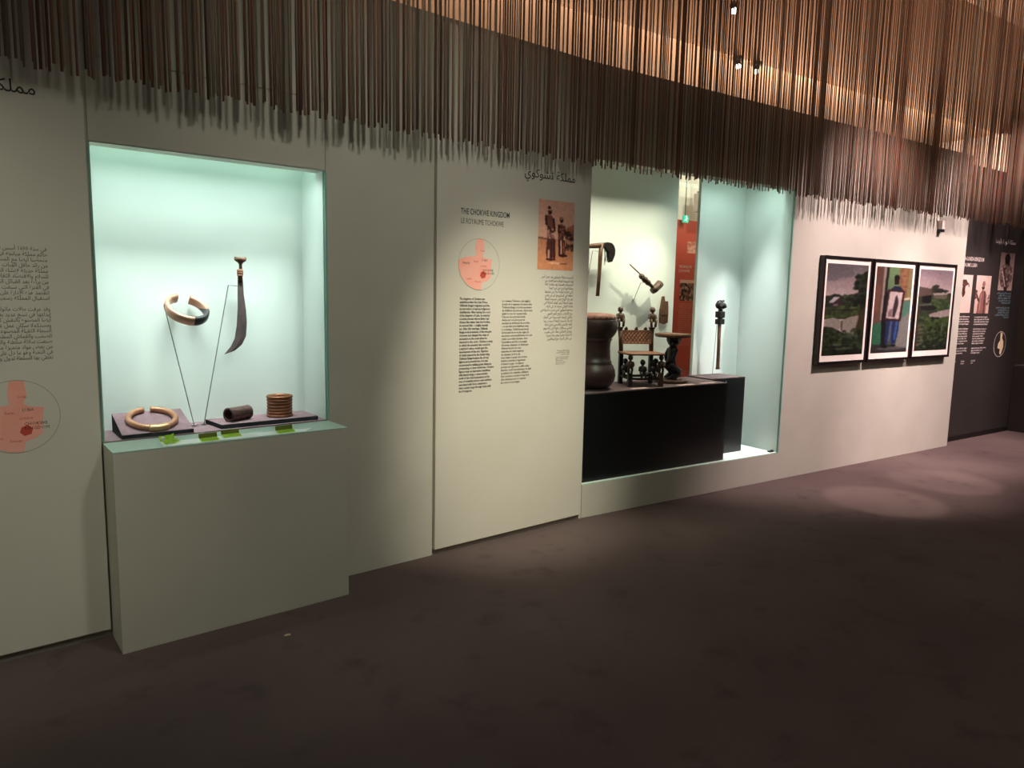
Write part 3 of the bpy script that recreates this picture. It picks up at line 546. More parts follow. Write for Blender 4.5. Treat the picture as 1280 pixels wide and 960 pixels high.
# ================================================================== STRING FRINGE
def fringe(name, label, layer, off, z_lo):
    verts = []; faces = []; cols = []
    def strand(P0, tx, ty):
        wd = random.uniform(.0042, .0070); zb = z_lo+random.uniform(-.018, .022); nseg = 5
        base = random.random()
        c = lin([(170, 134, 110), (148, 112, 92), (128, 92, 78), (186, 152, 126), (140, 124, 108), (158, 138, 118), (160, 112, 94)][int(base*7)])
        k = random.uniform(.8, 1.1); ph = random.uniform(0, 6.3); lean = random.uniform(-.004, .004)
        st = len(verts)
        for i in range(nseg+1):
            t = i/nseg; z = ZCEIL-.001-(ZCEIL-.001-zb)*t
            dx = lean*t+.001*math.sin(ph+t*5); dn = .001*math.sin(ph*1.7+t*4)
            cx, cy = P0[0]+tx*dx-ty*dn, P0[1]+ty*dx+tx*dn
            for q in range(5):
                a = 2*math.pi*q/5
                verts.append((cx+tx*wd*math.cos(a)-ty*wd*.7*math.sin(a), cy+ty*wd*math.cos(a)+tx*wd*.7*math.sin(a), z))
        for i in range(nseg):
            for q in range(5):
                a = st+i*5+q; b2 = st+i*5+(q+1) % 5; faces.append((a, b2, b2+5, a+5))
        faces.append(tuple(st+nseg*5+q for q in range(5)))
        cols.extend([(c[0]*k, c[1]*k, c[2]*k, 1)]*((nseg+1)*5))
    x = -2.2
    while x < XB-.0:
        strand((x, -off), 1, 0); x += random.choice((.020, .027, .033, .040, .050))
    s = .0
    tx, ty = math.cos(BETA), -math.sin(BETA)
    while s < 7.40:
        p = RP(s, -off, 0); strand((p.x, p.y), tx, ty); s += random.choice((.020, .027, .033, .040, .050))
    me = bpy.data.meshes.new(name); me.from_pydata(verts, [], faces)
    ca = me.color_attributes.new('Col', 'FLOAT_COLOR', 'POINT'); ca.data.foreach_set('color', np.array(cols, np.float32).ravel())
    for p in me.polygons: p.use_smooth = True
    me.materials.append(attr_mat('string_fibre', rough=.75, spec=.25)); me.update()
    o = bpy.data.objects.new(name, me); COL.objects.link(o); o['kind'] = 'stuff'; tag(o, label, 'string curtain'); return o
fringe('string_fringe', 'front row of brown hanging strings along the top of the wall', 0, .150, 2.428)
fringe('string_fringe', 'rear row of copper hanging strings close to the top of the wall', 1, .105, 2.440)

# ================================================================== CEILING SPOTLIGHTS
M_LAMPB = mat('lamp_black', (20, 19, 18), .4, c2=(24, 23, 22), nscale=8)
M_LENS = mat('lamp_lens', (255, 246, 230), .3, emit=(255, 244, 226), estr=14)
def lamp_head(loc, target, label, group='ceiling spotlights', zc=ZCEIL, k=1.0):
    t = thing('ceiling_spotlight', label, 'spotlight', (loc[0], loc[1], zc), 0, group)
    d = (Vector(target)-Vector(loc)).normalized(); p = Vector((0, 0, loc[2]-zc))
    bm = bmesh.new(); lathe(bm, [(.045, -.03), (.045, -.0005)], 16); obj('canopy', bm, M_LAMPB, t)
    bm = bmesh.new(); tube(bm, [(0, 0, -.03), p-d*.10], .008); obj('stem', bm, M_LAMPB, t)
    bm = bmesh.new(); tube(bm, [p-d*.16, p-d*.14, p-d*.03], [.03*k, .045*k, .045*k], 16); obj('barrel', bm, M_LAMPB, t, True)
    bm = bmesh.new(); tube(bm, [p-d*.03, p-d*.026], [.038*k, .030*k], 16); obj('lens', bm, M_LENS, t)
    return t
for i, (loc, tg, pw, colr, ang, bl) in enumerate(SPOTS):
    spot('spot_light', loc, tg, pw, colr, ang, bl, .12 if i in (2, 3) else .20 if i in (0, 7) else .05)
    lamp_head(loc, tg, ['black ceiling spotlight aimed at the grey panel with the coral map', 'black ceiling spotlight aimed at the cream text panel', 'black ceiling spotlight aimed at the photograph of the hut and pond', 'black ceiling spotlight aimed at the photograph of the thatched hut above tall grass', 'black ceiling spotlight aimed at the black wall', 'black ceiling spotlight pointing down on the carpet before the framed photographs', 'black ceiling spotlight pointing down on the carpet before the black wall', 'added wide fill spotlight over the bare wall beside the cream text panel'][i])
for (x, y), lab in zip(((4.82, -.15), (5.98, .60), (6.24, .575)), ('bright ceiling spotlight glinting through the strings in front of the wall top', 'bright glinting ceiling spotlight, one of a close pair, above the large case', 'bright glinting ceiling spotlight, one of a close pair, nearer the framed photographs')):
    lamp_head((x, y, 3.70), (x-.9, y-.8, 2.6), lab, 'glinting spotlights behind the strings', ZCEIL if y < .3 else ZSOF, .65)
for k, (p, nm) in enumerate(zip(FILL_LAMPS, ('near the left side wall', 'over the middle of the room', 'toward the far end wall'))):
    t = thing('fill_light_housing', 'flat housing of an added fill light '+nm, 'ceiling light', (p[0], p[1], ZCEIL))  # made-up fixture around each added fill light, out of view
    B('tray', M_LAMPB, (-.84, .84, -.44, .44, -.075, -.001), t)
# warm cove light lying on top of the partition, shining up at the ceiling
area('cove_light', (3.6, .35, 3.16), (3.6, 1.0, 3.8), 125, COPPER, 7.0, .10)
area('cove_light', RP(5.0, .5, 3.16), RP(5.0, .9, 3.8), 170, (1, .80, .66), 5.0, .10)

# ================================================================== OBJECTS IN CASE 1
M_BRONZE = mat('bronze', (192, 138, 110), .4, .4, c2=(160, 110, 84), nscale=14)
M_BRONZED = mat('bronze_two_tone', (190, 146, 116), .36, .7, c2=(62, 58, 60), nscale=1.0)
M_COPP = mat('copper_coil', (150, 96, 66), .45, .55, c2=(112, 66, 46), nscale=22, stretch=(1, 1, 6))
M_IRONB = mat('dark_copper', (92, 62, 56), .5, .5, c2=(66, 44, 42), nscale=34)
M_BLADE = mat('iron_blade', (110, 92, 92), .45, .2, c2=(90, 76, 78), nscale=18)
M_WOOD = mat('dark_carved_wood', (78, 50, 36), .45, c2=(56, 35, 26), nscale=20, bump=.3, bscale=120, stretch=(3, 3, 1))
M_WOODL = mat('worn_wood', (112, 76, 54), .5, c2=(80, 52, 38), nscale=24, bump=.2, bscale=120, stretch=(3, 3, 1))
M_WOODD = mat('blackened_wood', (40, 30, 30), .4, c2=(28, 21, 22), nscale=20, bump=.3, bscale=120)
FZ = .9005   # case 1 floor
def ring(bm, c, U, V, R, ar, an, t0, t1, seg=56, sec=12, box=False, flare=None):
    U, V = Vector(U).normalized(), Vector(V).normalized(); Wn = U.cross(V).normalized(); rings = []
    for i in range(seg+1):
        t = t0+(t1-t0)*i/seg; rd = U*math.cos(t)+V*math.sin(t); k = flare(i/seg) if flare else (1, 1)
        row = []
        for q in range(sec):
            a = 2*math.pi*q/sec; ca, sa = math.cos(a), math.sin(a)
            if box: m_ = max(abs(ca), abs(sa))**.7; ca, sa = ca/m_, sa/m_
            row.append(bm.verts.new(Vector(c)+rd*(R+ar*k[0]*ca)+Wn*an*k[1]*sa))
        rings.append(row)
    for a, b_ in zip(rings, rings[1:]):
        for q in range(sec): bm.faces.new((a[q], a[(q+1) % sec], b_[(q+1) % sec], b_[q]))
    bm.faces.new(rings[0][::-1]); bm.faces.new(rings[-1])

# bracelet on a wire stand (two-tone: the right side keeps a dark patina)
m = mat('bracelet_metal', (196, 146, 126), .34, .45, c2=(180, 130, 110), nscale=9); nt = m.node_tree; b = nt.nodes['Principled BSDF']; base = b.inputs['Base Color'].links[0].from_socket
tcn = nt.nodes.new('ShaderNodeTexCoord'); sp = nt.nodes.new('ShaderNodeSeparateXYZ'); nt.links.new(tcn.outputs['Object'], sp.inputs[0])
gt = nt.nodes.new('ShaderNodeMath'); gt.operation = 'GREATER_THAN'; gt.inputs[1].default_value = .012; nt.links.new(sp.outputs['X'], gt.inputs[0])
lt = nt.nodes.new('ShaderNodeMath'); lt.operation = 'LESS_THAN'; lt.inputs[1].default_value = .004; nt.links.new(sp.outputs['Z'], lt.inputs[0])
mm = nt.nodes.new('ShaderNodeMath'); mm.operation = 'MULTIPLY'; nt.links.new(gt.outputs[0], mm.inputs[0]); nt.links.new(lt.outputs[0], mm.inputs[1])
mx = nt.nodes.new('ShaderNodeMix'); mx.data_type = 'RGBA'; nt.links.new(mm.outputs[0], mx.inputs[0]); nt.links.new(base, mx.inputs[6]); mx.inputs[7].default_value = (*lin((64, 62, 66)), 1); nt.links.new(mx.outputs[2], b.inputs['Base Color'])
bm = bmesh.new(); ta = math.radians(36)
ring(bm, (0, 0, 0), (1, 0, -.12), (.02, math.cos(ta), math.sin(ta)), .090, .0125, .0240, math.radians(110), math.radians(110+322), box=True)
tag(at(obj('bracelet', bm, m, smooth=True), (.976, .19, 1.482)), 'open copper bracelet, half dark, held up on a thin wire stand', 'bracelet')
def stand(name, label, pts, foot, R=None):
    t = R(name, label, 'stand') if R else thing(name, label, 'stand', foot)
    loc = Vector(foot)
    bm = bmesh.new(); tube(bm, [Vector(p)-loc for p in pts], .0022, 8); obj('rod', bm, M_STEEL, t)
    bm = bmesh.new(); lathe(bm, [(.014, .0005), (.014, .003)], 16); obj('foot', bm, M_STEEL, t)
    return t
stand('wire_stand', 'thin steel wire stand leaning under the open copper bracelet', [(.992, .20, FZ+.003), (.872, .19, 1.506), (.884, .19, 1.508)], (.992, .20, FZ))
stand('wire_stand', 'thin steel wire stand with bent tip holding the curved knife', [(1.040, .20, FZ+.003), (1.178, .193, 1.604), (1.222, .193, 1.602)], (1.040, .20, FZ))
# knife
kn = thing('knife', 'curved iron blade knife with carved T-shaped handle hung on a wire', 'knife', (1.213, .19, 1.254))
lo = lambda pts: [(x-1.2, z-1.257) for x, z in pts]
bl = lo([(1.211, 1.628), (1.238, 1.628), (1.24, 1.565), (1.249, 1.484), (1.252, 1.416), (1.246, 1.348), (1.224, 1.305), (1.187, 1.275), (1.133, 1.257), (1.167, 1.296), (1.188, 1.336), (1.2, 1.403), (1.208, 1.498), (1.209, 1.565)])
bm = bmesh.new()                                    # lens section: thick spine line, thin edges
n = len(bl); a = [bm.verts.new((x, -.0008, z)) for x, z in bl]; b_ = [bm.verts.new((x, .0008, z)) for x, z in bl]
for i in range(n): bm.faces.new((a[i], b_[i], b_[(i+1) % n], a[(i+1) % n]))
R_ = list(range(1, 9)); L_ = [0]+list(range(n-1, 7, -1))
for sgn, rr in ((-1, a), (1, b_)):
    mid = [bm.verts.new(((bl[L_[min(k, len(L_)-1)]][0]+bl[R_[k]][0])/2, sgn*.0035, (bl[L_[min(k, len(L_)-1)]][1]+bl[R_[k]][1])/2)) for k in range(7)]
    ms = [mid[k] for k in range(7)]
    for k in range(6):
        bm.faces.new((rr[R_[k]], rr[R_[k+1]], ms[k+1], ms[k])); bm.faces.new((rr[L_[k]], ms[k], ms[k+1], rr[L_[k+1]]))
    bm.faces.new((rr[R_[6]], rr[R_[7]], ms[6])); bm.faces.new((rr[L_[6]], ms[6], rr[R_[7]])) if L_[6] != R_[7] else None
    bm.faces.new((rr[0], ms[0], rr[1]))
obj('blade', bm, M_BLADE, kn)
bm = bmesh.new(); lathe(bm, [(.013, 0), (.0125, .028), (.015, .030), (.016, .046), (.015, .062), (.009, .066)], 14, (.0245, 0, .368), sq=.7); obj('grip', bm, M_WOODL, kn, True)
bm = bmesh.new()
for zz in (.402, .414, .426): ring(bm, (.0245, 0, zz), (1, 0, 0), (0, .7, 0), .0155, .0018, .0022, 0, 2*math.pi, 18, 6)
obj('wire_binding', bm, M_BRONZE, kn, True)
bm = bmesh.new(); lathe(bm, [(.008, .432), (.008, .455), (.012, .464), (.030, .476), (.031, .488), (.024, .492)], 16, (.0275, 0, 0), sq=.6)
for k in range(5): ball(bm, (.0275+(k-2)*.012, 0, .490), .006, .010, .005, 8, 6)
obj('pommel', bm, M_WOODL, kn, True)
# wedge and the ring on it
wd = thing('display_wedge', 'sloping plum felt board under the heavy open ring', 'display board', (.634, .018, FZ))
bm = bmesh.new(); pf = [(0, 0), (.225, 0), (.225, .0844), (0, .018)]
v0 = [bm.verts.new((0, y, z)) for y, z in pf]; v1 = [bm.verts.new((.308, y, z)) for y, z in pf]; bm.faces.new(v0); bm.faces.new(v1[::-1])
for i in range(4): bm.faces.new((v0[i], v1[i], v1[(i+1) % 4], v0[(i+1) % 4]))
o = obj('wedge', bm, M_PLUMSIDE, wd)
sl = math.atan2(.062, .21)
bm = bmesh.new(); slab(bm, ((.001, .001, .0184), (.307, .001, .0184), (.307, .2245, .0846), (.001, .2245, .0846)), .0012); obj('felt_top', bm, M_PLUM, wd)
up = Vector((0, -math.sin(sl), math.cos(sl))); V = Vector((0, math.cos(sl), math.sin(sl))); c0 = Vector((.152, .117, .0187+.116*math.tan(sl)))+up*.0155
rg = thing('ring_currency', 'heavy open bronze ring with a flat front plate on the sloping board', 'ring', Vector((.634, .018, FZ))+c0)
bm = bmesh.new(); ring(bm, (0, 0, 0), (1, 0, 0), V, .101, .0138, .0138, math.radians(100), math.radians(100+343), 64, 14); obj('hoop', bm, M_BRONZE, rg, True)
bm = bmesh.new(); ring(bm, (0, 0, 0), (1, 0, 0), V, .104, .0175, .0150, math.radians(252), math.radians(296), 14, 12, box=True); obj('plate', bm, mat('bright_bronze', (206, 160, 122), .35, .7, c2=(190, 144, 106), nscale=14), rg, True)
# low board with the two cuffs
bd = thing('display_board', 'flat plum felt board carrying the two small metal cuffs', 'display board', (1.055, .03, FZ))
bm = bmesh.new(); pf = [(0, 0), (.50, 0), (.535, .10), (.535, .20), (.01, .20), (-.02, .12)]; pf = [(.02, 0), (.52, 0), (.52, .20), (-.0, .20)]
a = [bm.verts.new((x, y, 0)) for x, y in pf]; b_ = [bm.verts.new((x, y, .020)) for x, y in pf]; bm.faces.new(a[::-1]); bm.faces.new(b_)
for i in range(4): bm.faces.new((a[i], a[(i+1) % 4], b_[(i+1) % 4], b_[i]))
obj('board', bm, M_PLUMSIDE, bd)
bm = bmesh.new(); slab(bm, [(x, y, .0201) for x, y in ((.0215, .001), (.519, .001), (.519, .199), (.002, .199))], .0012); obj('felt_top', bm, M_PLUM, bd)
def cuff(bm, prof_out, prof_in, seg=36, tf=None):
    st = [(r, z) for r, z in prof_out]+[(r, z) for r, z in prof_in[::-1]]
    rings = [[bm.verts.new((r*math.cos(2*math.pi*k/seg), r*math.sin(2*math.pi*k/seg), z)) for k in range(seg)] for r, z in st]
    for i in range(len(rings)):
        a, b2 = rings[i], rings[(i+1) % len(rings)]
        for k in range(seg): bm.faces.new((a[k], a[(k+1) % seg], b2[(k+1) % seg], b2[k]))
    if tf:
        for v in bm.verts: v.co = tf @ v.co
H_, n_ = .112, 7
po = []
for i in range(n_*8+1):
    t = i/(n_*8); po.append((.061+.0045*abs(math.sin(math.pi*t*n_))+.004*abs(2*t-1)**3, H_*t))
bm = bmesh.new(); cuff(bm, po, [(.056+.003*abs(2*t/8-1), H_*t/8) for t in range(9)])
tag(at(obj('upright_cuff', bm, M_COPP, smooth=True), (1.405, .128, FZ+.021)), 'upright ribbed copper cuff standing on the flat felt board', 'cuff')
L_c, r_c = .130, .034
po = [(r_c+.0012*math.sin(i*1.9)+.0015*(abs(2*i/30-1) > .9), L_c*i/30) for i in range(31)]
bm = bmesh.new(); cuff(bm, po, [(r_c-.006, L_c*i/6) for i in range(7)], 30, Matrix.Rotation(math.radians(-66), 4, 'Z') @ Matrix.Rotation(math.radians(90), 4, 'X') @ Matrix.Translation((0, 0, -L_c/2)))
for v in bm.verts: pass
tag(at(obj('lying_cuff', bm, M_IRONB, smooth=True), (1.185, .115, FZ+.021+r_c+.0022)), 'dark tubular copper cuff lying on its side on the flat felt board', 'cuff')
# labels on the ledge
M_LIME = mat('lime_card', (186, 226, 80), .5, c2=(178, 218, 70), nscale=30)
M_OLIVE = mat('lime_card_print', (130, 140, 56), .5, c2=(122, 132, 50), nscale=30)
M_CLEAR = mat('acetate_strip', (230, 240, 234), .3, c2=(226, 236, 230), nscale=6)
bm = bmesh.new(); pf = [(.20, -.216), (.845, -.226), (.90, -.165), (.55, -.125), (.21, -.12)]
slab(bm, [(x, y, 0) for x, y in pf], .0012)
tag(at(obj('acetate_strip', bm, M_CLEAR), (.552, 0, .8976)), 'pale clear plastic strip lying along the plinth ledge', 'plastic strip')
def tent(x, y, w_, rz, label, crumple=False):
    t = thing('label_card', label, 'label', (x, y, .8990), rz, 'lime green label cards on the ledge')
    bm = bmesh.new(); prof = [(-.030, .0005), (-.012, .006), (.008, .010)]
    prof2 = [(.008, .010), (.012, .030)]
    def strip(pp, wv):
        r = []
        for k, (yy, zz) in enumerate(pp):
            r.append([bm.verts.new((wv*(j/4-.5), yy+(.006*math.sin(j*2+k) if crumple else 0), zz+(.006*abs(math.sin(j*1.7+k)) if crumple else 0))) for j in range(5)])
        for a, b2 in zip(r, r[1:]):
            for j in range(4): bm.faces.new((a[j], a[j+1], b2[j+1], b2[j]))
        bmesh.ops.solidify(bm, geom=bm.faces[:], thickness=.0009)
    strip(prof, w_); obj('card_base', bm, M_LIME, t)
    bm = bmesh.new(); strip(prof2, w_); obj('card_front', bm, M_OLIVE if not crumple else M_LIME, t)
    if crumple:
        bm = bmesh.new(); ball(bm, (-.022, .012, .022), .012, .008, .007, 8, 6); obj('paper_scrap', bm, M_PLAST, t)
tent(.790, -.155, .080, .5, 'crumpled lime green label card with a white scrap below the heavy open ring', True)
tent(.952, -.185, .082, .06, 'lime green label card lower of the two side by side below the knife')
tent(1.062, -.150, .085, .06, 'lime green label card just before the lying dark cuff')
tent(1.308, -.188, .088, .08, 'lime green label card alone below the upright ribbed cuff')
bm = bmesh.new(); pts = [(0, 0), (.018, -.006), (.026, .008), (.010, .016), (-.006, .010)]
slab(bm, [(x, y, .001*(i % 2)) for i, (x, y) in enumerate(pts)], .004)
tag(at(obj('paper_scrap', bm, mat('scrap_paper', (196, 176, 150), .8, c2=(186, 164, 138), nscale=60)), (1.178, -.487, .0015)), 'tiny pale paper scrap lying on the dark carpet before the plinth', 'scrap')

# ================================================================== OBJECTS IN CASE 2
TZ = P1T+.0005
# drum
dr = thingR('drum', 'dark hourglass wooden drum with rounded ends and pinkish skin top', 'drum', .262, .235, TZ)
bm = bmesh.new(); lathe(bm, [(.135, 0), (.135, .010)], 40); obj('base_disc', bm, M_WOODD, dr)
prof = [(.112, .011), (.140, .030), (.162, .065), (.170, .105), (.164, .145), (.150, .178), (.136, .196), (.140, .206), (.132, .214), (.127, .25), (.124, .30), (.126, .345), (.130, .362), (.138, .372), (.131, .378), (.150, .400), (.168, .430), (.175, .468), (.170, .505), (.158, .532)]
bm = bmesh.new(); lathe(bm, prof, 48); obj('body', bm, mat('drum_wood', (66, 42, 38), .42, c2=(46, 30, 29), nscale=9, bump=.15, bscale=90), dr, True)
bm = bmesh.new(); lathe(bm, [(.163, .520), (.165, .528), (.158, .548), (.140, .558), (.09, .563), (.01, .564)], 48); sk = obj('skin', bm, mat('drum_skin', (158, 104, 92), .6, c2=(136, 84, 74), nscale=18), dr, True)
for k in range(22):
    a = 2*math.pi*k/22; bm = bmesh.new(); tube(bm, [(.157*math.cos(a), .157*math.sin(a), .540), (.174*math.cos(a), .174*math.sin(a), .532)], .0045, 6); obj('peg', bm, M_WOODD, sk)

def figure(bm, c, h, face=-1, seat=False, arms=True):
    x, y, z = c; u = h
    ball(bm, (x, y, z+.86*u), .14*u, .15*u, .15*u); ball(bm, (x, y+face*.10*u, z+.83*u), .05*u, .06*u, .05*u, 8, 6); ball(bm, (x, y-face*.05*u, z+.95*u), .10*u, .12*u, .06*u, 8, 6)
    tube(bm, [(x, y, z+.74*u), (x, y, z+.66*u)], .05*u, 8)
    tube(bm, [(x, y, z+.70*u), (x, y, z+.60*u), (x, y, z+.42*u), (x, y, z+.32*u)], [.08*u, .18*u, .13*u, .16*u], 10)
    for sg in (-1, 1):
        if arms: tube(bm, [(x+sg*.14*u, y, z+.64*u), (x+sg*.19*u, y+face*.05*u, z+.46*u), (x+sg*.10*u, y+face*.13*u, z+.38*u)], [.065*u, .055*u, .05*u], 7)
        if seat: tube(bm, [(x+sg*.08*u, y, z+.32*u), (x+sg*.13*u, y+face*.22*u, z+.36*u), (x+sg*.10*u, y+face*.20*u, z+.02*u)], [.085*u, .07*u, .06*u], 7)
        else: tube(bm, [(x+sg*.08*u, y, z+.34*u), (x+sg*.10*u, y+face*.06*u, z+.18*u), (x+sg*.09*u, y, z)], [.085*u, .07*u, .065*u], 7)
# chair (carved, with figures)
CW, CD = .252, .215
ch = thingR('carved_chair', 'small carved wooden chair with figures on posts and rungs on the black plinth', 'chair', .755, .245, TZ, math.radians(-22))
hw, hd = CW/2, CD/2; SH = .248
for sg in (-1, 1):
    bm = bmesh.new(); bx(bm, sg*hw-.016, sg*hw+.016, hd-.016, hd+.016, 0, SH); obj('back_leg', bm, M_WOODD, ch, bevel=.003)
    bm = bmesh.new()                                   # back post leaning backwards
    for k in range(4):
        pass
    tube(bm, [(sg*hw, hd, SH-.006), (sg*hw*1.02, hd+.012, SH+.10), (sg*hw*1.06, hd+.024, SH+.190)], [.019, .018, .022], 8, flat=(1, .9)); lathe(bm, [(.026, .188), (.028, .194), (.026, .200)], 12, (sg*hw*1.06, hd+.024, SH))
    po_ = obj('back_post', bm, M_WOOD, ch, True)
    bm = bmesh.new(); figure(bm, (sg*hw*1.07, hd+.026, SH+.199), .160, seat=True); obj('post_figure', bm, M_WOOD, po_, True)
    bm = bmesh.new(); bx(bm, sg*hw-.017, sg*hw+.017, -hd-.017, -hd+.017, 0, .105); lg = obj('front_leg', bm, M_WOODL if sg > 0 else M_WOODD, ch, bevel=.003)
    bm = bmesh.new(); figure(bm, (sg*hw, -hd, .104), .138); obj('leg_figure', bm, M_WOOD, lg, True)
bm = bmesh.new(); nx, nz = 34, 12                       # backrest board with carved lattice relief
z0b, z1b = SH+.066, SH+.176
def bp(i, k, sd):
    u_, v_ = i/nx, k/nz; rel = .003*(((i//2+k//2) % 2) == 0) if 2 < i < nx-2 and 1 < k < nz-1 else .003
    return (-hw*1.0+u_*CW, hd+.004+.012*v_+(-.007-rel if sd == 0 else .008), z0b+(z1b-z0b)*v_)
g0 = [[bm.verts.new(bp(i, k, 0)) for k in range(nz+1)] for i in range(nx+1)]; g1 = [[bm.verts.new(bp(i, k, 1)) for k in range(nz+1)] for i in range(nx+1)]
for i in range(nx):
    for k in range(nz): bm.faces.new((g0[i][k], g0[i+1][k], g0[i+1][k+1], g0[i][k+1])); bm.faces.new((g1[i][k], g1[i][k+1], g1[i+1][k+1], g1[i+1][k]))
for i in range(nx):
    bm.faces.new((g0[i][0], g1[i][0], g1[i+1][0], g0[i+1][0])); bm.faces.new((g0[i][nz], g0[i+1][nz], g1[i+1][nz], g1[i][nz]))
for k in range(nz):
    bm.faces.new((g0[0][k], g0[0][k+1], g1[0][k+1], g1[0][k])); bm.faces.new((g0[nx][k], g1[nx][k], g1[nx][k+1], g0[nx][k+1]))
br = obj('backrest', bm, mat('carved_relief_wood', (130, 84, 62), .5, c2=(92, 58, 44), nscale=120), ch)
for xx in (-.085, 0, .078):
    bm = bmesh.new(); ball(bm, (xx, hd+.018, z1b+.008), .016, .012, .012); ball(bm, (xx, hd+.012, z1b+.018), .010, .010, .008, 8, 6); obj('crest_knob', bm, M_WOOD, br, True)
bm = bmesh.new(); nx = 10
top = [[bm.verts.new((-hw-.020+(CW+.04)*i/nx, -hd-.022+(CD+.044)*k/8, SH+.010-.008*math.sin(math.pi*i/nx)*math.sin(math.pi*k/8))) for k in range(9)] for i in range(nx+1)]
bot = [[bm.verts.new((-hw-.020+(CW+.04)*i/nx, -hd-.022+(CD+.044)*k/8, SH-.006-.010*math.sin(math.pi*i/nx)*math.sin(math.pi*k/8))) for k in range(9)] for i in range(nx+1)]
for i in range(nx):
    for k in range(8): bm.faces.new((top[i][k], top[i+1][k], top[i+1][k+1], top[i][k+1])); bm.faces.new((bot[i][k], bot[i][k+1], bot[i+1][k+1], bot[i+1][k]))
    bm.faces.new((top[i][0], bot[i][0], bot[i+1][0], top[i+1][0])); bm.faces.new((top[i][8], top[i+1][8], bot[i+1][8], bot[i][8]))
for k in range(8): bm.faces.new((top[0][k], top[0][k+1], bot[0][k+1], bot[0][k])); bm.faces.new((top[nx][k], bot[nx][k], bot[nx][k+1], top[nx][k+1]))
obj('seat', bm, mat('seat_hide', (122, 76, 52), .5, c2=(98, 58, 40), nscale=16), ch, True)
for (ax, ay, bx_, by_, nf) in ((-hw, -hd, hw, -hd, 2), (-hw, hd, hw, hd, 0), (-hw, -hd, -hw, hd, 1), (hw, -hd, hw, hd, 1)):
    bm = bmesh.new(); tube(bm, [(ax, ay, .062), ((ax+bx_)/2, (ay+by_)/2, .060), (bx_, by_, .062)], .010, 8); st_ = obj('stretcher', bm, M_WOODD, ch, True)
    for k in range(nf):
        f = (k+1)/(nf+1) if nf != 2 else (.40, .72)[k]; bm = bmesh.new(); figure(bm, (ax+(bx_-ax)*f, ay+(by_-ay)*f, .058), .150, seat=True); obj('rung_figure', bm, M_WOODD, st_, True)
# stool carried by a figure
so = thingR('carved_stool', 'round carved wooden stool carried by a kneeling figure beside the chair', 'stool', 1.120, .270, TZ)
bm = bmesh.new(); lathe(bm, [(.128, 0), (.132, .006), (.132, .020), (.120, .026)], 40); obj('base', bm, M_WOOD, so)
bm = bmesh.new(); lathe(bm, [(.128, .368), (.141, .374), (.145, .384), (.143, .396), (.136, .397), (.132, .392), (.01, .391)], 44); obj('seat', bm, M_WOODL, so)
bm = bmesh.new(); ball(bm, (.012, 0, .330), .050, .050, .042); tube(bm, [(-.04, 0, .348), (.07, 0, .352)], [.03, .03], 8); ball(bm, (-.012, -.03, .322), .02, .02, .02)
tube(bm, [(.006, 0, .370), (.008, 0, .345)], [.06, .05], 12); tube(bm, [(.010, 0, .300), (.010, 0, .285)], .024, 8)
tube(bm, [(.010, 0, .295), (.008, 0, .262), (-.004, 0, .20), (-.010, 0, .155)], [.028, .044, .034, .046], 12)
for sg in (-1, 1):
    tube(bm, [(.008, sg*.042, .270), (-.024, sg*.048, .22), (-.03, sg*.03, .175)], [.017, .014, .013], 8)
    tube(bm, [(-.008, sg*.024, .155), (-.040, sg*.030, .145), (.045, sg*.036, .088), (.048, sg*.034, .070), (-.020, sg*.030, .036), (.02, sg*.030, .028)], [.030, .026, .030, .028, .024, .02], 10)
ball(bm, (.012, 0, .034), .05, .045, .016); obj('figure', bm, M_WOODD, so, True)
# axe
def wire(name, label, foot, pts):
    t = thingR(name, label, 'stand', *foot)
    bm = bmesh.new(); tube(bm, [(p[0]-foot[0], p[1]-foot[1], p[2]-foot[2]) for p in pts], .0022, 8); obj('rod', bm, M_STEEL, t)
    bm = bmesh.new(); lathe(bm, [(.012, .0), (.012, .003)], 14)
    obj('foot', bm, M_STEEL, t); return t
ax = thingR('ceremonial_axe', 'dark wooden ceremonial axe with carved crest hung above the drum', 'axe', .42, .395, 1.58)
lo = lambda pts: [(x-.42, z-1.58) for x, z in pts]
bm = bmesh.new(); tube(bm, [(.019, 0, .395), (.012, 0, .30), (.008, 0, .16), (-.002, 0, 0)], [.017, .016, .014, .0145], 10); obj('shaft', bm, M_WOODL, ax, True)
bm = bmesh.new(); tube(bm, [(-.30, 0, .372), (-.10, 0, .372), (.03, 0, .384), (.10, 0, .386)], [.016, .017, .022, .018], 10, flat=(1, .7)); obj('head_bar', bm, M_WOODL, ax, True)
bm = bmesh.new(); prism(bm, lo([(.452, 1.978), (.49, 1.990), (.53, 1.986), (.556, 1.966), (.570, 1.936), (.568, 1.895), (.552, 1.862), (.540, 1.842), (.530, 1.858), (.520, 1.838), (.510, 1.866), (.503, 1.885), (.503, 1.911), (.488, 1.926), (.470, 1.945)]), -.016, .016); obj('crest', bm, M_WOODD, ax, bevel=.003)
for k in range(6):
    bm = bmesh.new(); x_ = .045+.006*k; tube(bm, [(x_, .006*(k % 3-1), .365), (x_+.01, .006*(k % 3-1), .30), (x_+.006+.004*k, 0, .235-.01*(k % 2)+.012*k)], [.004, .003, .001], 5); obj('hair_strand', bm, M_WOODD, ax, True)
wire('wire_stand', 'thin wire bracket holding the ceremonial axe to the case back', (.369, .487, 1.60), [(.427, .41, 1.917), (.369, .41, 1.923), (.369, .487, 1.60)])
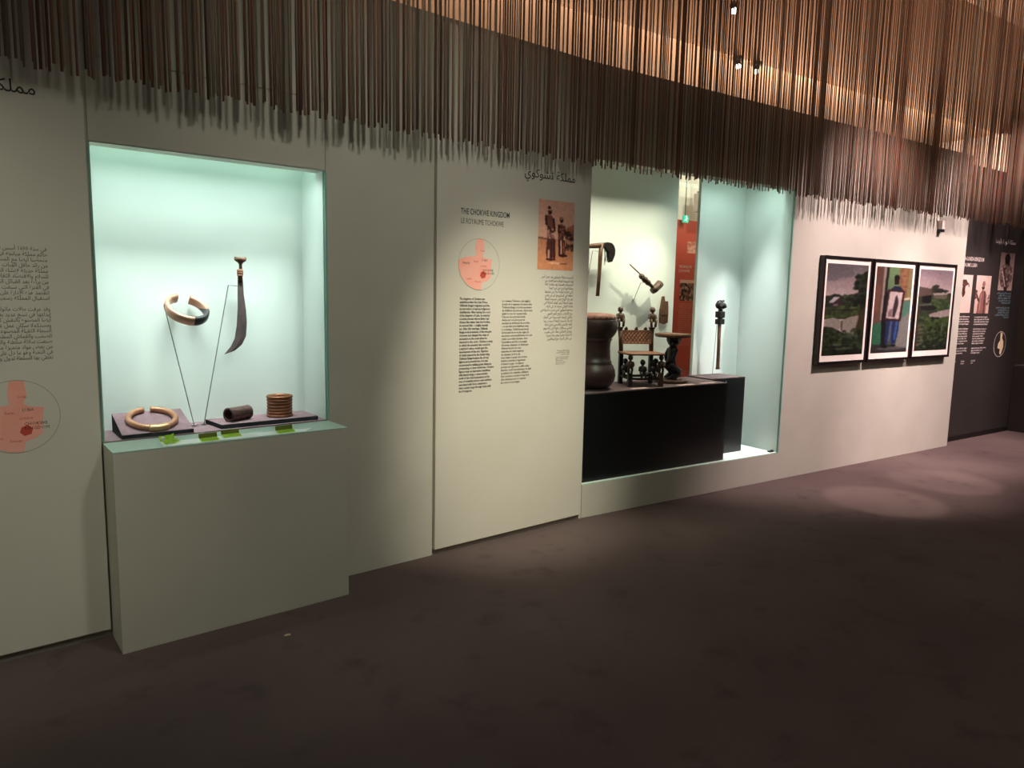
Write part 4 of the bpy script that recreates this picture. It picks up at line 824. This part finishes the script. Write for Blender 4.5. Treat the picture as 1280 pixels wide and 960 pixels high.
# pipe
pi = thingR('carved_pipe', 'dark carved tobacco pipe with thin stem hung slanting above the chair', 'pipe', .95, .405, 1.62)
bm = bmesh.new(); tube(bm, [(-.204, 0, .212), (-.089, 0, .139)], [.0055, .006], 8); obj('stem', bm, M_WOODL, pi, True)
bm = bmesh.new(); d0 = Vector((-.089, 0, .132)); d1 = Vector((.07, 0, .028)); 
prf = [(.0, .016), (.06, .022), (.14, .024), (.20, .015), (.26, .023), (.36, .026), (.44, .016), (.50, .023), (.60, .022), (.66, .014), (.85, .014), (1.0, .018)]
tube(bm, [d0+(d1-d0)*t for t, _ in prf], [r for _, r in prf], 12); ball(bm, d0+(d1-d0)*.12+Vector((-.006, -.014, -.01)), .010, .010, .010, 8, 6); obj('carved_body', bm, M_WOOD, pi, True)
bm = bmesh.new(); tube(bm, [(.052, 0, .008), (.075, 0, .022), (.136, 0, .072)], [.026, .031, .033], 14, flat=(1, 1)); tube(bm, [(.131, 0, .068), (.1365, 0, .0725)], [.022, .022], 12); obj('bowl', bm, M_WOOD, pi, True)
wire('wire_stand', 'thin wire bracket holding the slanting carved pipe', (.881, .487, 1.56), [(.943, .415, 1.694), (.881, .415, 1.692), (.881, .487, 1.56)])
# comb / whistle
cb = thingR('carved_comb', 'small flat carved wooden comb fixed on the case back above the stool', 'comb', 1.22, .487, 1.354)
lo = lambda pts: [(x-1.22, z-1.354) for x, z in pts]
bm = bmesh.new(); prism(bm, lo([(1.199, 1.584), (1.211, 1.589), (1.222, 1.549), (1.225, 1.532), (1.238, 1.532), (1.240, 1.547), (1.255, 1.547), (1.261, 1.504), (1.266, 1.43), (1.180, 1.43), (1.180, 1.476), (1.19, 1.521)]), -.014, .010); obj('handle', bm, M_WOODL, cb, bevel=.002)
for k in range(6):
    x_ = -.036+.0145*k; B('tooth', M_WOODL, (x_, x_+.010, -.010, .006, .012*abs(k-2.5)/2.5, .077), cb)
# staff
sf = thingR('carved_staff', 'slim dark staff with a two-faced carved head on the narrow plinth', 'staff', 1.765, .350, .966)
bm = bmesh.new(); tube(bm, [(.008, 0, 0), (.006, 0, .02), (.004, 0, .20), (-.002, 0, .39)], [.021, .016, .015, .017], 10); obj('shaft', bm, M_WOODL, sf, True)
bm = bmesh.new(); bx(bm, -.034, .034, -.026, .026, .390, .437); bx(bm, -.036, .034, -.026, .026, .447, .502); obj('collar', bm, M_WOODD, sf, bevel=.006)
bm = bmesh.new(); bx(bm, -.018, .018, -.016, .016, .437, .447); tube(bm, [(0, 0, .50), (0, 0, .53)], .020, 8); ball(bm, (-.020, 0, .555), .034, .032, .034); ball(bm, (.030, 0, .550), .030, .030, .030); ball(bm, (-.028, -.024, .545), .012, .012, .012, 8, 6); ball(bm, (.036, -.024, .542), .011, .011, .011, 8, 6)
for k in range(4): ball(bm, (-.030+.02*k, 0, .586+.004*(k % 2)), .012, .014, .010, 8, 6)
obj('two_faced_head', bm, M_WOODD, sf, True)
wire('wire_stand', 'thin wire rod holding the slim staff on the narrow plinth', (1.712, .355, TZ+.0125), [(1.712, .355, TZ+.0145), (1.731, .352, 1.36), (1.748, .352, 1.36)])
# captions lying on the plinth
M_CAP = mat('caption_card', (196, 160, 156), .5, c2=(188, 150, 146), nscale=30)
for (s_, n_c, w_, lab) in ((.60, .085, .16, 'pinkish caption strip lying on the black plinth before the chair'), (1.10, .085, .18, 'pinkish caption strip lying on the black plinth before the stool'), (1.36, .095, .16, 'pinkish caption strip lying on the black plinth end near the staff')):
    t = thingR('caption_strip', lab, 'label', s_, n_c, TZ, group='caption strips on the black plinth')
    B('card', M_CAP, (-w_/2, w_/2, -.022, .022, 0, .002), t)
    text('print', ['Chokwe, Angola'], M_INK, t, -w_/2+.01, 0, 0, .012, res=1, width=w_*.7)
    o = [c for c in t.children if c.name.startswith('print')][0]
    o.rotation_euler = (-math.pi/2, 0, 0); o.location = (0, -.004, .0026)
